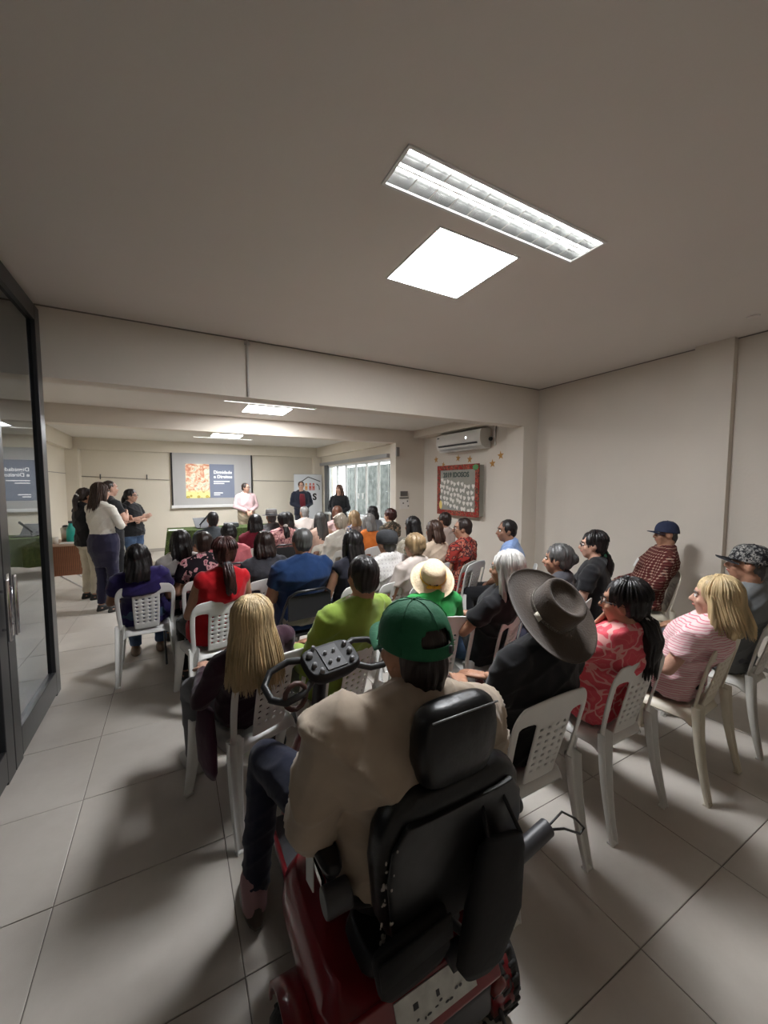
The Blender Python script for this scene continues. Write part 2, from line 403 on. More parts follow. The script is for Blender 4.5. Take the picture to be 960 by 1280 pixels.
# cable pipe on the beam, conduit and hooks on the far wall
tag(MB_().tube([(.68, Y1 - .012, 2.56), (.68, Y1 - .012, ZF - .01)], .011, 8, round_=False).box((.655, Y1 - .02, ZF - .05), (.705, Y1, ZF - .02)).obj('conduit_pipe', mat('pvc', (.55, .52, .48), .5)), 'thin vertical grey conduit pipe on the front beam', 'pipe')
cp = MB_(); cp.tube([(XL + .24, YB - .015, 1.90), (-.05, YB - .015, 1.82)], .009, 6, round_=False)
tag(cp.obj('cable', mat('old_cable', (.32, .28, .24), .7)), 'thin grey cable along the far wall left of the screen', 'cable')
cp = MB_(); cp.tube([(1.97, YB - .015, 1.82), (3.7, YB - .015, 1.80)], .009, 6, round_=False)
tag(cp.obj('cable', MATS['old_cable']), 'thin grey cable along the far wall right of the screen', 'cable')
for x, lb in ((-1.50, 'small metal hook on the far wall, left one of the pair'), (-.55, 'small metal hook on the far wall, nearer the screen')):
    tag(MB_().tube([(x, YB, 1.93), (x, YB - .04, 1.95), (x, YB - .04, 1.84)], .012, 6).obj('wall_hook', M_dark), lb, 'hook', 'hooks on the far wall')
tag(MB_().box((XL + .001, Y1 + .2, 1.95), (XL + .008, YB - .33, 1.962)).obj('cable', MATS['old_cable'], None, False), 'thin cable running level along the left wall', 'cable')
tag(MB_().box((XL + .001, 9.2, .09), (XL + .008, 9.212, 1.94)).obj('cable', MATS['old_cable'], None, False), 'thin cable dropping down the left wall near the far corner', 'cable')
tag(MB_().loft([((4.30, 1.46, ZF - .012), .03, .03), ((4.30, 1.46, ZF), .045, .045)], 16).obj('blanking_disc', M_ceil), 'small round blanking cap on the ceiling near the right wall', 'disc')
sw = tag(empty('switch_plate', (3.96 + .28, Y2, 1.45)), 'small switch panel and notice on the column beside the window', 'switch')
MB_().box((-.17, -.012, .02), (.0, 0, .12)).obj('display', mat('switch_dark', (.12, .11, .10), .5), sw, False)
MB_().box((-.19, -.010, -.03), (.02, 0, -.005)).obj('strip', MATS['switch_dark'], sw, False)
MB_().box((-.18, -.008, -.24), (.03, 0, -.05)).obj('notice', mat('paper', (.74, .70, .66), .8), sw, False)
for q in ((-.12, -.14), (-.02, -.1), (.0, -.2)): MB_().box((q[0], -.010, q[1]), (q[0] + .03, -.007, q[1] + .03)).obj('mark', MATS['switch_dark'], sw, False)
tag(MB_().box((3.955, Y2 - .05, 2.27), (4.02, Y2, 2.45)).obj('sensor_box', mat('sensor_grey', (.2, .19, .18), .5), None, False, bevel=.006), 'small dark grey sensor box high on the column', 'sensor')

# ------------------------------------------------------------------ writing
def text(body, size, M, m, parent, name='lettering', bold=0.0, ext=.001, align='LEFT'):
    c = bpy.data.curves.new(name, 'FONT'); c.body = body; c.size = size; c.extrude = ext; c.offset = bold; c.align_x = align; c.resolution_u = 3
    o = bpy.data.objects.new(name, c); COL.objects.link(o)
    me = bpy.data.meshes.new_from_object(o); bpy.data.objects.remove(o)
    me.materials.clear(); me.materials.append(m)
    o = bpy.data.objects.new(name, me); COL.objects.link(o); o.parent = parent; o.matrix_local = M
    return o
ROTX = Matrix.Rotation(R(90), 4, 'X')
# ------------------------------------------------------------------ projection screen
s = tag(empty('projection_screen', (.98, YB - .06, 1.87)), 'white pull-down projection screen with black border on the far wall', 'screen')
hw, hh = 1.0, .70
MB_().box((-hw, 0, -hh), (hw, .004, hh)).obj('fabric', mat('screen_fabric', (.52, .51, .50), .8), s, False)
fr = MB_().box((-hw, -.004, hh - .035), (hw, 0, hh)).box((-hw, -.004, -hh), (-hw + .035, 0, hh)).box((hw - .035, -.004, -hh), (hw, 0, hh))
fr.obj('border', M_black, s, False)
MB_().box((-hw - .02, -.03, -hh - .075), (hw + .02, .01, -hh)).obj('bottom_bar', M_white, s, False, bevel=.008)
MB_().tube([(-.3, 0, hh), (0, .0, hh + .07), (.3, 0, hh)], .005, 6).tube([(-hw, -.0, hh + .005), (hw, -.0, hh + .005)], .014, 8).obj('hanger', M_dark, s)
# projected slide, the projector's light put into faintly glowing colours
def slide_mat():
    m = mat('slide_picture', (.8, .5, .2), .8); n = m.node_tree; b = n.nodes['Principled BSDF']
    tc = n.nodes.new('ShaderNodeTexCoord'); vo = n.nodes.new('ShaderNodeTexVoronoi'); vo.inputs['Scale'].default_value = 9
    ns = n.nodes.new('ShaderNodeTexNoise'); ns.inputs['Scale'].default_value = 5; ns.inputs['Detail'].default_value = 6; ns.inputs['Distortion'].default_value = 2.5
    n.links.new(tc.outputs['Object'], ns.inputs[0]); n.links.new(tc.outputs['Object'], vo.inputs['Vector'])
    r = ramp(n, [(.25, (.30, .10, .06)), (.4, (.55, .24, .15)), (.5, (.62, .48, .33)), (.58, (.68, .64, .52)), (.68, (.28, .33, .22)), (.75, (.68, .62, .46))], ns.outputs['Fac'], False)
    sp = n.nodes.new('ShaderNodeSeparateXYZ'); n.links.new(tc.outputs['Object'], sp.inputs[0])
    r2 = ramp(n, [(.0, (.62, .50, .12)), (.3, (.35, .26, .05)), (.45, (.7, .64, .25))], vo.outputs['Distance'], False)
    mr = n.nodes.new('ShaderNodeMapRange'); mr.inputs[1].default_value = -.22; mr.inputs[2].default_value = -.32; n.links.new(sp.outputs['Z'], mr.inputs[0])
    mx = n.nodes.new('ShaderNodeMix'); mx.data_type = 'RGBA'; n.links.new(mr.outputs[0], mx.inputs[0]); n.links.new(r.outputs[0], mx.inputs[6]); n.links.new(r2.outputs[0], mx.inputs[7])
    n.links.new(mx.outputs[2], b.inputs[0]); n.links.new(mx.outputs[2], b.inputs['Emission Color']); b.inputs['Emission Strength'].default_value = .10
    return m
MB_().box((-.285, -.003, -.45), (.285, -.001, .45)).obj('slide_picture', slide_mat(), s, False, loc=(-.385, 0, -.07))
MB_().box((-.10, -.003, -.52), (.52, -.001, .38)).obj('slide_panel', mat('slide_navy', (.19, .21, .27), .8, emit=(.2, .24, .34), es=.05), s, False)
M_slidetxt = mat('slide_text', (.9, .9, .9), .8, emit=(1, 1, 1), es=.12)
text('Dignidade', .115, Matrix.Translation((.0, -.004, .13)) @ ROTX, M_slidetxt, s, bold=.002)
text('e Direitos', .115, Matrix.Translation((.0, -.004, .01)) @ ROTX, M_slidetxt, s, bold=.002)
for x1, z in ((.40, -.09), (.26, -.145), (.22, -.40), (.15, -.45)):
    MB_().box((0, -.005, z), (x1, -.003, z + .022)).obj('slide_line', M_slidetxt, s, False)

# ------------------------------------------------------------------ banner
s = tag(empty('roll_up_banner', (3.50, YB - .34, 0)), 'white roll-up banner with black roof line behind the standing man', 'banner')
MB_().box((-.42, 0, .06), (.42, .006, 2.0)).obj('banner_sheet', mat('banner_vinyl', (.78, .80, .82), .5), s, False)
MB_().box((-.44, -.05, 0), (.44, .08, .06)).obj('base', M_alu, s, False, bevel=.01)
MB_().tube([(-.42, .02, 2.0), (.42, .02, 2.0)], .012).tube([(0, .03, .05), (0, .03, 2.0)], .01).obj('pole', M_alu, s)
MB_().tube([(-.28, -.004, 1.74), (0.0, -.004, 1.93), (.36, -.004, 1.80)], .013, 6).tube([(.26, -.004, 1.72), (.33, -.004, 1.66), (.34, -.004, 1.56)], .012, 6).obj('roof_line', mat('print_black', (.02, .02, .02), .6), s)
mr_ = mat('print_red', (.72, .12, .08), .6)
for k, (x, mm) in enumerate(((-.06, mat('print_orange', (.9, .42, .08), .6)), (.06, MATS['print_red']), (.16, mr_))):
    MB_().ell((x, -.004, 1.72), (.028, .004, .028)).box((x - .035, -.006, 1.54), (x - .008, 0, 1.68)).box((x + .008, -.006, 1.54), (x + .035, 0, 1.68)).box((x - .035, -.006, 1.60), (x + .035, 0, 1.64)).obj('figure', mm, s, False)
text('S', .26, Matrix.Translation((.13, -.006, 1.26)) @ ROTX, MATS['print_black'], s, bold=.012)

# ------------------------------------------------------------------ air conditioner, notice board and stars
ROTW = Matrix(((0, 0, -1, 0), (-1, 0, 0, 0), (0, 1, 0, 0), (0, 0, 0, 1)))   # sheet facing -X: local x -> -Y, local y -> Z
AX = 4.65
s = tag(empty('air_conditioner', (AX, 5.45, 2.47)), 'white wall-mounted split air conditioner above the notice board', 'air conditioner')
prof = [(0, -.16), (-.12, -.16), (-.20, -.12), (-.235, -.03), (-.235, .10), (-.20, .15), (0, .16)]
mb = MB_(); n = len(prof)
mb.add([(x, y, z) for y in (-.60, .60) for x, z in prof], [tuple(range(n)), tuple(range(2 * n - 1, n - 1, -1))] + [(i, n + i, n + (i + 1) % n, (i + 1) % n) for i in range(n)])
mb.obj('casing', mat('ac_white', (.74, .73, .70), .35), s, True, bevel=.006)
MB_().box((-.215, -.52, -.145), (-.10, .52, -.128), Matrix.Rotation(R(18), 4, 'Y')).obj('air_vent', M_dark, s, False)
MB_().box((-.25, -.50, -.175), (-.13, .50, -.168)).obj('flap', MATS['ac_white'], s, False)
MB_().ell((-.238, -.25, .03), (.004, .02, .02)).obj('lamp', mat('ac_led', (1, 1, 1), .3, emit=(1, 1, 1), es=.6), s)
MB_().box((-.237, .50, .08), (-.234, .56, .10)).obj('mark', M_dark, s, False)
MB_().tube([(-.02, -.60, .02), (-.02, -.70, .02), (-.02, -.72, .18)], .02, 8).obj('pipe', MATS['pvc'], s)
MB_().ell((-.06, -.66, -.02), .035).obj('socket', M_black, s)
MB_().tube([(-.02, -.72, -.12), (-.02, -.72, .12)], .008, 6).obj('cable', M_white, s)

s = tag(empty('notice_board', (AX, 5.56, 1.60)), 'notice board with red patterned border and paper hearts', 'notice board')
MB_().box((-.12, -.56, -.44), (0, .56, .44)).obj('board', mat('board_grey', (.30, .29, .25), .9, var=.1), s, False)
M_bd = patmat('board_border', 'blotch', [(.33, .03, .025), (.5, .12, .08), (.08, .07, .05)], 1.6)
for lo, hi in (((-.13, -.58, .37), (-.11, .58, .46)), ((-.13, -.58, -.46), (-.11, .58, -.37)), ((-.13, -.58, -.37), (-.11, -.49, .37)), ((-.13, .49, -.37), (-.11, .58, .37))):
    MB_().box(lo, hi).obj('border_strip', M_bd, s, False)
M_ht = mat('heart_paper', (.78, .74, .68), .8)
ho = [(0, -.5), (.25, -.25), (.5, .08), (.46, .35), (.25, .46), (.06, .38), (0, .2), (-.06, .38), (-.25, .46), (-.46, .35), (-.5, .08), (-.25, -.25)]
hm = MB_(); k = len(ho)
hm.add([(-.002, a * .075, b * .085) for a, b in ho] + [(.002, a * .075, b * .085) for a, b in ho], [tuple(range(k)), tuple(range(2 * k - 1, k - 1, -1))] + [(i, (i + 1) % k, k + (i + 1) % k, k + i) for i in range(k)])
hmesh = hm.mesh('paper_heart', M_ht, False)
for i in range(10):
    for j in range(5):
        o = bpy.data.objects.new('paper_heart', hmesh); COL.objects.link(o); o.parent = s
        o.location = (-.126, .44 - i * .096 + random.uniform(-.02, .02) + (j % 2) * .03, .17 - j * .103 - (i * .012) + random.uniform(-.02, .02)); o.rotation_euler = (random.uniform(-.4, .4), 0, 0)
text('2019 IDOSOS', .125, Matrix.Translation((-.124, .40, .24)) @ ROTW, mat('letter_green', (.06, .08, .07), .8), s, bold=.004)
text('MELHOR IDADE', .07, Matrix.Translation((-.124, .26, -.35)) @ ROTW, mat('letter_grey', (.25, .26, .28), .8), s)
MB_().ell((-.126, .47, -.28), (.008, .05, .08)).obj('paper_flower', mat('yellow_paper', (.8, .62, .2), .8), s)
MB_().ell((-.126, -.50, .40), (.012, .08, .05)).obj('paper_leaf', mat('green_paper', (.10, .28, .10), .8), s)
so = []
for i in range(10):
    a = math.pi / 2 + i * math.pi / 5; q = .075 if i % 2 == 0 else .032; so.append((math.cos(a) * q, math.sin(a) * q))
sm = MB_(); sm.add([(-.012, 0, 0), (0, 0, 0)] + [(0, a, b) for a, b in so], [(0, 2 + i, 2 + (i + 1) % 10) for i in range(10)] + [(1, 2 + (i + 1) % 10, 2 + i) for i in range(10)])
smesh = sm.mesh('paper_star', mat('gold_card', (.50, .25, .06), .5, bump=.4), False)
stars = [(6.36, 2.20, 'leftmost gold star, below the air conditioner\'s left end'), (6.12, 2.09, 'small gold star just above the notice board\'s left corner'), (5.68, 2.19, 'gold star under the middle of the air conditioner'),
         (5.36, 2.15, 'gold star above the right half of the notice board'), (4.80, 2.05, 'lower gold star of the pair right of the notice board'), (4.62, 2.17, 'rightmost and highest gold star beside the pilaster')]
for i, (y, z, lb) in enumerate(stars):
    o = bpy.data.objects.new('paper_star', smesh); COL.objects.link(o); o.location = (AX - .002, y, z); o.rotation_euler = (random.uniform(-.3, .3), 0, 0)
    q = .8 if i == 1 else 1.0; o.scale = (q, q, q); tag(o, lb, 'star', 'gold stars on the wall')
# ------------------------------------------------------------------ chairs
M_pw = mat('white_plastic', (.76, .75, .72), .38, var=.03, vscale=9)
M_pi = mat('ivory_plastic', (.66, .60, .48), .42, var=.05, vscale=9)
M_pg = mat('greyed_plastic', (.58, .56, .51), .45, var=.06, vscale=9)
M_blk = mat('black_tube', (.012, .012, .014), .3, spec=.6)
M_vin = mat('black_vinyl', (.02, .02, .022), .4)
def ch_back_y(z): return -.195 - .085 * max(0, (z - .43) / .43) ** 1.25
def chair_back():
    ul = [-1, -.93, -.85, -.5, -.45]
    cu = [-.36, -.26, -.14, -.04, .08 - .04, .14, .26, .36]
    cu = []
    for k in range(4): c = -.315 + .21 * k; cu += [c - .035, c + .035]
    us = [-1, -.94, -.84, -.46] + cu + [.46, .84, .94, 1]
    ts = [0, .05, .10]
    holes_t = []
    for k in range(7): c = .155 + k * .085; ts += [c - .014, c + .014]; holes_t.append(len(ts) - 2)
    ts += [.72, .76, .86, .93, .975, 1.0]
    vs = []; 
    def P(u, t):
        z = .455 + .405 * t
        w_ = .205 + .02 * math.sin(t * 2.2)
        if t > .72: w_ *= (1 - ((t - .72) / .28) ** 3.0 * .20)
        x = u * w_
        z += -.022 * (u * u) * (t ** 3) - (.012 * (1 - u * u)) * (1 - t)
        if t < .2 and abs(u) < .5: z -= .0
        # central panel tapers downwards
        y = ch_back_y(z) - .02 * (1 - u * u) * math.sin(min(1, t) * math.pi * .8)
        return (x, y, z)
    for t in ts:
        for u in us: vs.append(P(u, t))
    nu = len(us); fs = []
    for j in range(len(ts) - 1):
        for i in range(nu - 1):
            uc = (us[i] + us[i + 1]) / 2; tc_ = (ts[j] + ts[j + 1]) / 2
            if .46 < abs(uc) < .84 and .10 < tc_ < .76: continue
            if j in holes_t and 4 <= i <= 10 and i % 2 == 0: continue
            if abs(uc) > .46 and tc_ < .1 and abs(uc) < .84: continue
            fs.append((j * nu + i, j * nu + i + 1, (j + 1) * nu + i + 1, (j + 1) * nu + i))
    m = MB(); m.add(vs, fs); return m
def chair_leg(sx, rear):
    m = MB(); n = 8
    if rear: p0, p1 = V((sx * .198, -.205, .50)), V((sx * .225, -.29, 0))
    else: p0, p1 = V((sx * .190, .175, .44)), V((sx * .225, .235, 0))
    sg = -1 if rear else 1
    rings = []
    for k in range(n + 1):
        t = k / n; c = p0.lerp(p1, t); c.y += sg * -.014 * math.sin(t * math.pi)
        w_ = (.036 * (1 - t) + .021 * t); d = .034 * (1 - t) + .017 * t; th = .006
        # channel section open to the outside rear/front
        sec = [(-w_, -d), (-w_, 0), (-w_ * .6, d * .35), (w_ * .6, d * .35), (w_, 0), (w_, -d), (w_ - th, -d), (w_ - th, -th * .3), (w_ * .5, d * .35 - th), (-w_ * .5, d * .35 - th), (-w_ + th, -th * .3), (-w_ + th, -d)]
        rings.append([(c.x + a, c.y - sg * b * 1.0, c.z) for a, b in sec])
    q = len(rings[0]); vs = [p for r_ in rings for p in r_]
    fs = [(j * q + i, j * q + (i + 1) % q, (j + 1) * q + (i + 1) % q, (j + 1) * q + i) for j in range(n) for i in range(q)]
    if not (rear): fs = [f[::-1] for f in fs]
    m.add(vs, fs)
    base = len(m.v) - q
    # small foot pad
    m.box((p1.x - .02, p1.y - .014, 0), (p1.x + .02, p1.y + .014, .008))
    return m
def chair_seat():
    m = MB(); N = 12; vs = []; fs = []
    for j in range(N + 1):
        for i in range(N + 1):
            u, t = i / N * 2 - 1, j / N * 2 - 1
            w_ = .205 + .012 * t
            x = u * w_ * (1 - .06 * t ** 8); y = t * .205 * (1 - .06 * u ** 8) + .0
            z = .44 - .018 * (1 - u * u) * (1 - t * t) - .05 * max(0, (abs(u) - .86) / .14) ** 2 - .05 * max(0, (abs(t) - .88) / .12) ** 2
            vs.append((x, y, z))
    fs = [(j * (N + 1) + i, j * (N + 1) + i + 1, (j + 1) * (N + 1) + i + 1, (j + 1) * (N + 1) + i) for j in range(N) for i in range(N)]
    m.add(vs, fs); return m
def baked(m, name, solid, sub=1):
    o = bpy.data.objects.new('t', m.mesh('t')); COL.objects.link(o)
    if solid: q = o.modifiers.new('a', 'SOLIDIFY'); q.thickness = solid; q.offset = 0
    if sub: q = o.modifiers.new('b', 'SUBSURF'); q.levels = sub
    dg = bpy.context.evaluated_depsgraph_get(); me = bpy.data.meshes.new_from_object(o.evaluated_get(dg), depsgraph=dg); me.name = name
    me.polygons.foreach_set('use_smooth', [True] * len(me.polygons)); bpy.data.objects.remove(o); return me
CH_BACK = baked(chair_back(), 'backrest', .011, 1); CH_SEAT = baked(chair_seat(), 'seat', .008, 1)
CH_LEGS = [baked(chair_leg(sx, r_), 'leg', 0, 0) for sx in (-1, 1) for r_ in (True, False)]
def plastic_chair(x, y, yaw, m, label):
    t = tag(empty('plastic_chair', (x, y, 0), R(yaw)), label, 'chair', 'plastic stacking chairs')
    for nm, me in (('backrest', CH_BACK), ('seat', CH_SEAT), ('leg', CH_LEGS[0]), ('leg', CH_LEGS[1]), ('leg', CH_LEGS[2]), ('leg', CH_LEGS[3])):
        o = bpy.data.objects.new(nm, me); COL.objects.link(o); o.parent = t
        if not me.materials: me.materials.append(m)
        o.material_slots[0].link = 'OBJECT'; o.material_slots[0].material = m
    return t
def folding_chair(x, y, yaw, m, label):
    t = tag(empty('folding_chair', (x, y, 0), R(yaw)), label, 'chair', 'black tubular folding chairs')
    pts = [(-.20, .22, 0), (-.20, 0, .42), (-.20, -.20, .70), (-.18, -.25, .80), (-.12, -.27, .84), (.12, -.27, .84), (.18, -.25, .80), (.20, -.20, .70), (.20, 0, .42), (.20, .22, 0)]
    MB().tube(pts, .011, 8).obj('frame', M_blk, t)
    MB().tube([(-.17, -.25, 0), (-.17, .19, .43), (.17, .19, .43), (.17, -.25, 0)], .010, 8).obj('rear_frame', M_blk, t)
    MB().box((-.19, -.25, .60), (.19, -.235, .80)).obj('backrest', m, t, True, bevel=.006)
    MB().box((-.185, -.17, .425), (.185, .20, .455)).obj('seat', m, t, True, bevel=.012)
    return t

# ------------------------------------------------------------------ people
SKIN = {'l': (.56, .33, .24), 'm': (.42, .22, .14), 'd': (.26, .13, .08)}
def skinmat(k): return mat('skin_' + k, SKIN[k], .5, bump=.15, bscale=90, var=.08, vscale=14, spec=.4)
M_eye = mat('eye_white', (.75, .72, .68), .2); M_iris = mat('iris', (.03, .015, .01), .15)
M_lip = mat('lips', (.38, .12, .10), .45); M_rim = mat('spectacle_rim', (.02, .018, .018), .3)
HC = {'black': (.010, .008, .008), 'brown': (.045, .022, .014), 'dbrown': (.022, .012, .009), 'red': (.04, .011, .009), 'auburn': (.11, .045, .025), 'blond': (.56, .42, .23), 'dblond': (.28, .19, .10),
      'grey': (.22, .21, .20), 'dgrey': (.07, .068, .066), 'silver': (.55, .53, .50), 'ash': (.42, .36, .28)}

def hand(ex, wrist, d, nrm, side_sign, curl=.55, s=1.0):
    """palm + five fingers. d: direction of the hand, nrm: palm normal"""
    d = d.normalized(); nrm = (nrm - d * nrm.dot(d)).normalized(); sd = d.cross(nrm) * side_sign
    palm = []
    for k, (t, w_) in enumerate(((-.01, .026), (.03, .036), (.07, .041), (.088, .036))): palm.append((wrist + d * t * s, w_ * s))
    M = Matrix((( sd.x, nrm.x, d.x), (sd.y, nrm.y, d.y), (sd.z, nrm.z, d.z)))
    vs = []; n = 10
    for c, w_ in palm:
        for i in range(n):
            a = 2 * math.pi * i / n; vs.append(c + sd * math.cos(a) * w_ + nrm * math.sin(a) * .014 * s)
    fs = [(j * n + i, j * n + (i + 1) % n, (j + 1) * n + (i + 1) % n, (j + 1) * n + i) for j in range(3) for i in range(n)] + [tuple(range(n)), tuple(range(3 * n, 4 * n))]
    ex.add(vs, fs)
    for k, (o, L) in enumerate(((-.029, .068), (-.010, .078), (.010, .074), (.028, .058))):
        p = wrist + d * .08 * s + sd * o * s; pts = [p - d * .015]; a = curl * (.5 + .12 * k); dd = d.copy()
        for seg in (.45, .30, .25):
            pts.append(pts[-1] + dd * (L * seg + (.015 if seg == .45 else 0)) * s)
            dd = (dd * math.cos(a) + nrm * math.sin(a)).normalized() if True else dd
            # rotate about side axis
        dd = d.copy(); pts = [p - d * .012 * s, p]
        ang = 0
        for seg in (.45, .30, .25):
            ang += a; q = d * math.cos(ang) + nrm * math.sin(ang); pts.append(pts[-1] + q * L * seg * s)
        ex.tube(pts, [.0088 * s, .0092 * s, .0085 * s, .0078 * s, .0065 * s], 7)
    p = wrist + d * .02 * s - sd * .026 * s; q = (d * .6 - sd * .7 + nrm * .35).normalized(); q2 = (d * .9 - sd * .1 + nrm * .35).normalized()
    ex.tube([p, p + q * .038 * s, p + q * .038 * s + q2 * .03 * s, p + q * .038 * s + q2 * .052 * s], [.012 * s, .0105 * s, .0092 * s, .0075 * s], 7)

PEOPLE = {}
def person(key, x, y, zh, yaw, label, sex='f', skin='m', shirt=(.1, .1, .1), sleeve='short', pants=(.03, .03, .05), hair='short', hc='black', hat=None, pose='lap',
           hyaw=0, hpitch=0, hroll=0, lean=8, side=0, fat=1.0, stand=False, vox=.013, glasses=False, long=.30, shoes=(.02, .02, .02), legs=None, locks=0, sw=1.0, pmat=None,
           shortpants=False, px=None, group='seated audience', collar=False, hatcol=None, hips=1.0, puff=1.0, at=None, pzo=None, hatpitch=0, hscale=1.0, tuck=False, neck=.012):
    f = sex == 'f'
    S_ = (zh / 1.62) if stand else (.95 if f else 1.02)
    pz = pzo or (.92 * S_ if stand else .555)
    if px: p = atz(px[0], px[1], zh); x, y = p.x, p.y
    if at:   # seat position known: tilt the torso so that the head sits over the hips as seen
        q = Matrix.Rotation(-R(yaw), 2) @ (V((x, y)) - V(at)); h_ = zh - pz
        lean = max(-12, min(24, math.degrees(math.asin(max(-.5, min(.5, (.005 - q.y) / h_))))))
        side = max(-14, min(14, math.degrees(math.asin(max(-.5, min(.5, q.x / h_))))))
    k = (zh - neck - pz) / (.61 * math.cos(R(lean if not stand else lean * .3)) * math.cos(R(side)))
    sh = (.172 if f else .195) * sw; sho = (.165 if f else .19) * sw
    Lr = R(lean if not stand else lean * .3); Sd = R(side)
    B = Matrix.Translation((0, -.03, pz)) @ Matrix.Rotation(Lr, 4, 'X') @ Matrix.Rotation(Sd, 4, 'Y') @ Matrix.Diagonal((1, 1, k, 1)) @ Matrix.Translation((0, 0, -.555))
    def T(p): return B @ V(p)
    hc0 = T((0, .0, 1.165)) + V((0, .035, neck))
    # root placed so that the head lands at x, y
    Rz = Matrix.Rotation(R(yaw), 4, 'Z'); off = Rz @ V((hc0.x, hc0.y, 0))
    root = tag(empty('person', (x - off.x, y - off.y, 0), R(yaw)), label, 'person', group)
    PEOPLE[key] = root
    H = Matrix.Translation(hc0) @ Matrix.Rotation(R(hyaw), 4, 'Z') @ Matrix.Rotation(R(hpitch), 4, 'X') @ Matrix.Rotation(R(hroll), 4, 'Y') @ Matrix.Scale((.96 if f else 1.0) * hscale, 4)
    g = fat
    # joints
    shl = {s: T((s * (sh - .012), -.01, 1.000)) for s in (-1, 1)}
    mid = .5 * k
    def A(s, elbow, wr):
        dx = shl[s].x - s * (sh - .012)
        dy = 0 if pose == 'lap' else min(0, shl[s].y + .04) * .75
        return (shl[s], V(elbow) + V((dx, dy, 0)), V(wr) + (V((0, 0, 0)) if pose == 'chin' and s == -1 else V((dx * .6, dy * .6, 0))))
    ez = shl[1].z - .27 * (1 if not stand else 1.0)
    arms = {}
    for s in (-1, 1):
        if pose == 'lap': arms[s] = A(s, (s * (sh + .055), .02 + shl[s].y * .6, max(ez, pz + .13)), (s * .085, .235, pz + .115))
        elif pose == 'side': arms[s] = A(s, (s * (sh + .06), -.03, ez), (s * (sh + .07), .05, ez - .23))
        elif pose == 'crossed': arms[s] = A(s, (s * (sh + .05), .06, ez + .02), (-s * .015, .185 + .02 * s, ez + .06 + .03 * s))
        elif pose == 'clasp': arms[s] = A(s, (s * (sh + .07), .0, ez), (s * .05, .19, ez - .12))
        elif pose == 'phone': arms[s] = A(s, (s * (sh + .05), .08, ez), (s * .045 - .02, .29, ez + .0))
        elif pose == 'chin': arms[s] = A(s, (s * (sh + .02), .16, ez + .04), (hc0.x - .03, hc0.y + .13, hc0.z - .15)) if s == -1 else A(s, (s * (sh + .05), .06, ez), (s * .05, .26, pz + .12))
        elif pose == 'forward': arms[s] = A(s, (s * (sh + .07), .13, ez + .02), (s * .17, .40, ez + .10))
    def hand_dir(s):
        a = arms[s]; d = (a[2] - a[1]).normalized()
        return d
    # --- torso profile
    if f: prof = [(.50, .165 * hips, .125), (.57, .172 * hips, .13), (.66, .150, .115), (.74, .138, .102), (.84, .150, .118), (.90, .155, .125), (.97, .155, .10), (1.015, .125, .078), (1.045, .075, .06)]
    else: prof = [(.50, .160, .125), (.57, .165, .13), (.66, .160, .122), (.74, .160, .120), (.84, .175, .122), (.92, .188, .122), (.98, .180, .10), (1.02, .14, .08), (1.05, .08, .065)]
    def torso(mb, grow, z0=0, gg=1.0, m=16):
        rings = []
        for z, rx, ry in prof:
            if z < z0: continue
            ww = sw if z > .8 else 1
            rings.append((z, (rx * g * ww + grow), (ry * g + grow)))
        vs = []
        for z, rx, ry in rings:
            for i in range(m):
                a = 2 * math.pi * i / m; ca, sa = math.cos(a), math.sin(a)
                vs.append(T((math.copysign(abs(ca) ** .85, ca) * rx, math.copysign(abs(sa) ** .85, sa) * ry - (.01 if z > .8 else 0) + (.03 * (g - 1) / .2 if .5 < z < .85 else 0), z)))
        fs = [(j * m + i, j * m + (i + 1) % m, (j + 1) * m + (i + 1) % m, (j + 1) * m + i) for j in range(len(rings) - 1) for i in range(m)] + [tuple(range(m - 1, -1, -1)), tuple(range((len(rings) - 1) * m, len(rings) * m))]
        mb.add(vs, fs)
        for s in (-1, 1): mb.ell(shl[s] + V((-s * .012, 0, -.012)), ((.050 if f else .058) * (g ** .5) + grow,) * 3)
        # trapezius slope
        mb.tube([T((-sh * .62, -.02, 1.012)), T((0, -.025, 1.055)), T((sh * .62, -.02, 1.012))], [.045 + grow, .058 + grow, .045 + grow], 10)
    ar = (.043 if f else .05) * (g ** .6), (.036 if f else .041) * (g ** .4), .024 if f else .028
    body = MB(); torso(body, 0)
    ex = MB()
    body.tube([T((0, -.015, 1.02)), hc0 + V((0, -.02, -.06))], [.055 if f else .062, .050 if f else .06], 12)
    # head
    hm_ = MB()
    hm_.ell((0, -.008, .028), (.074, .094, .092)).ell((0, .022, -.035), (.060, .068, .068)).ell((0, .045, -.078), (.036, .036, .034))
    hm_.tube([(0, .086, .012), (0, .108, -.024)], [.009, .0135], 8).ell((0, .098, -.026), (.017, .013, .010))
    hm_.ell((0, .083, -.056), (.024, .012, .012)).ell((0, .074, .036), (.052, .018, .016)).ell((-.036, .058, -.022), (.024, .026, .024)).ell((.036, .058, -.022), (.024, .026, .024))
    for s in (-1, 1): hm_.ell((s * .074, -.004, -.006), (.010, .020, .031))
    hm_.xf(H); body.add(hm_.v, hm_.f)
    for s in (-1, 1):
        a = arms[s]; body.tube([a[0], a[0].lerp(a[1], .5), a[1]], [ar[0], ar[0] * .92, ar[1]], 10)
        body.tube([a[1], a[1].lerp(a[2], .35), a[2]], [ar[1], ar[1] * .98, ar[2]], 10)
        d = (a[2] - a[1]).normalized()
        if pose == 'side': nr = V((-s, 0, 0))
        elif pose == 'chin' and s == -1: nr = V((.3, -1, 0))
        elif pose == 'phone': nr = V((-s * .8, 0, .6))
        elif pose == 'crossed': nr = V((0, -1, 0))
        else: nr = V((0, 0, -1)) if pose == 'lap' else V((-s * .5, -.2, -1))
        hand(ex, a[2] + d * .012, d, nr, s, curl=(.28 if pose in ('lap', 'side') else .6), s=.95 if f else 1.05)
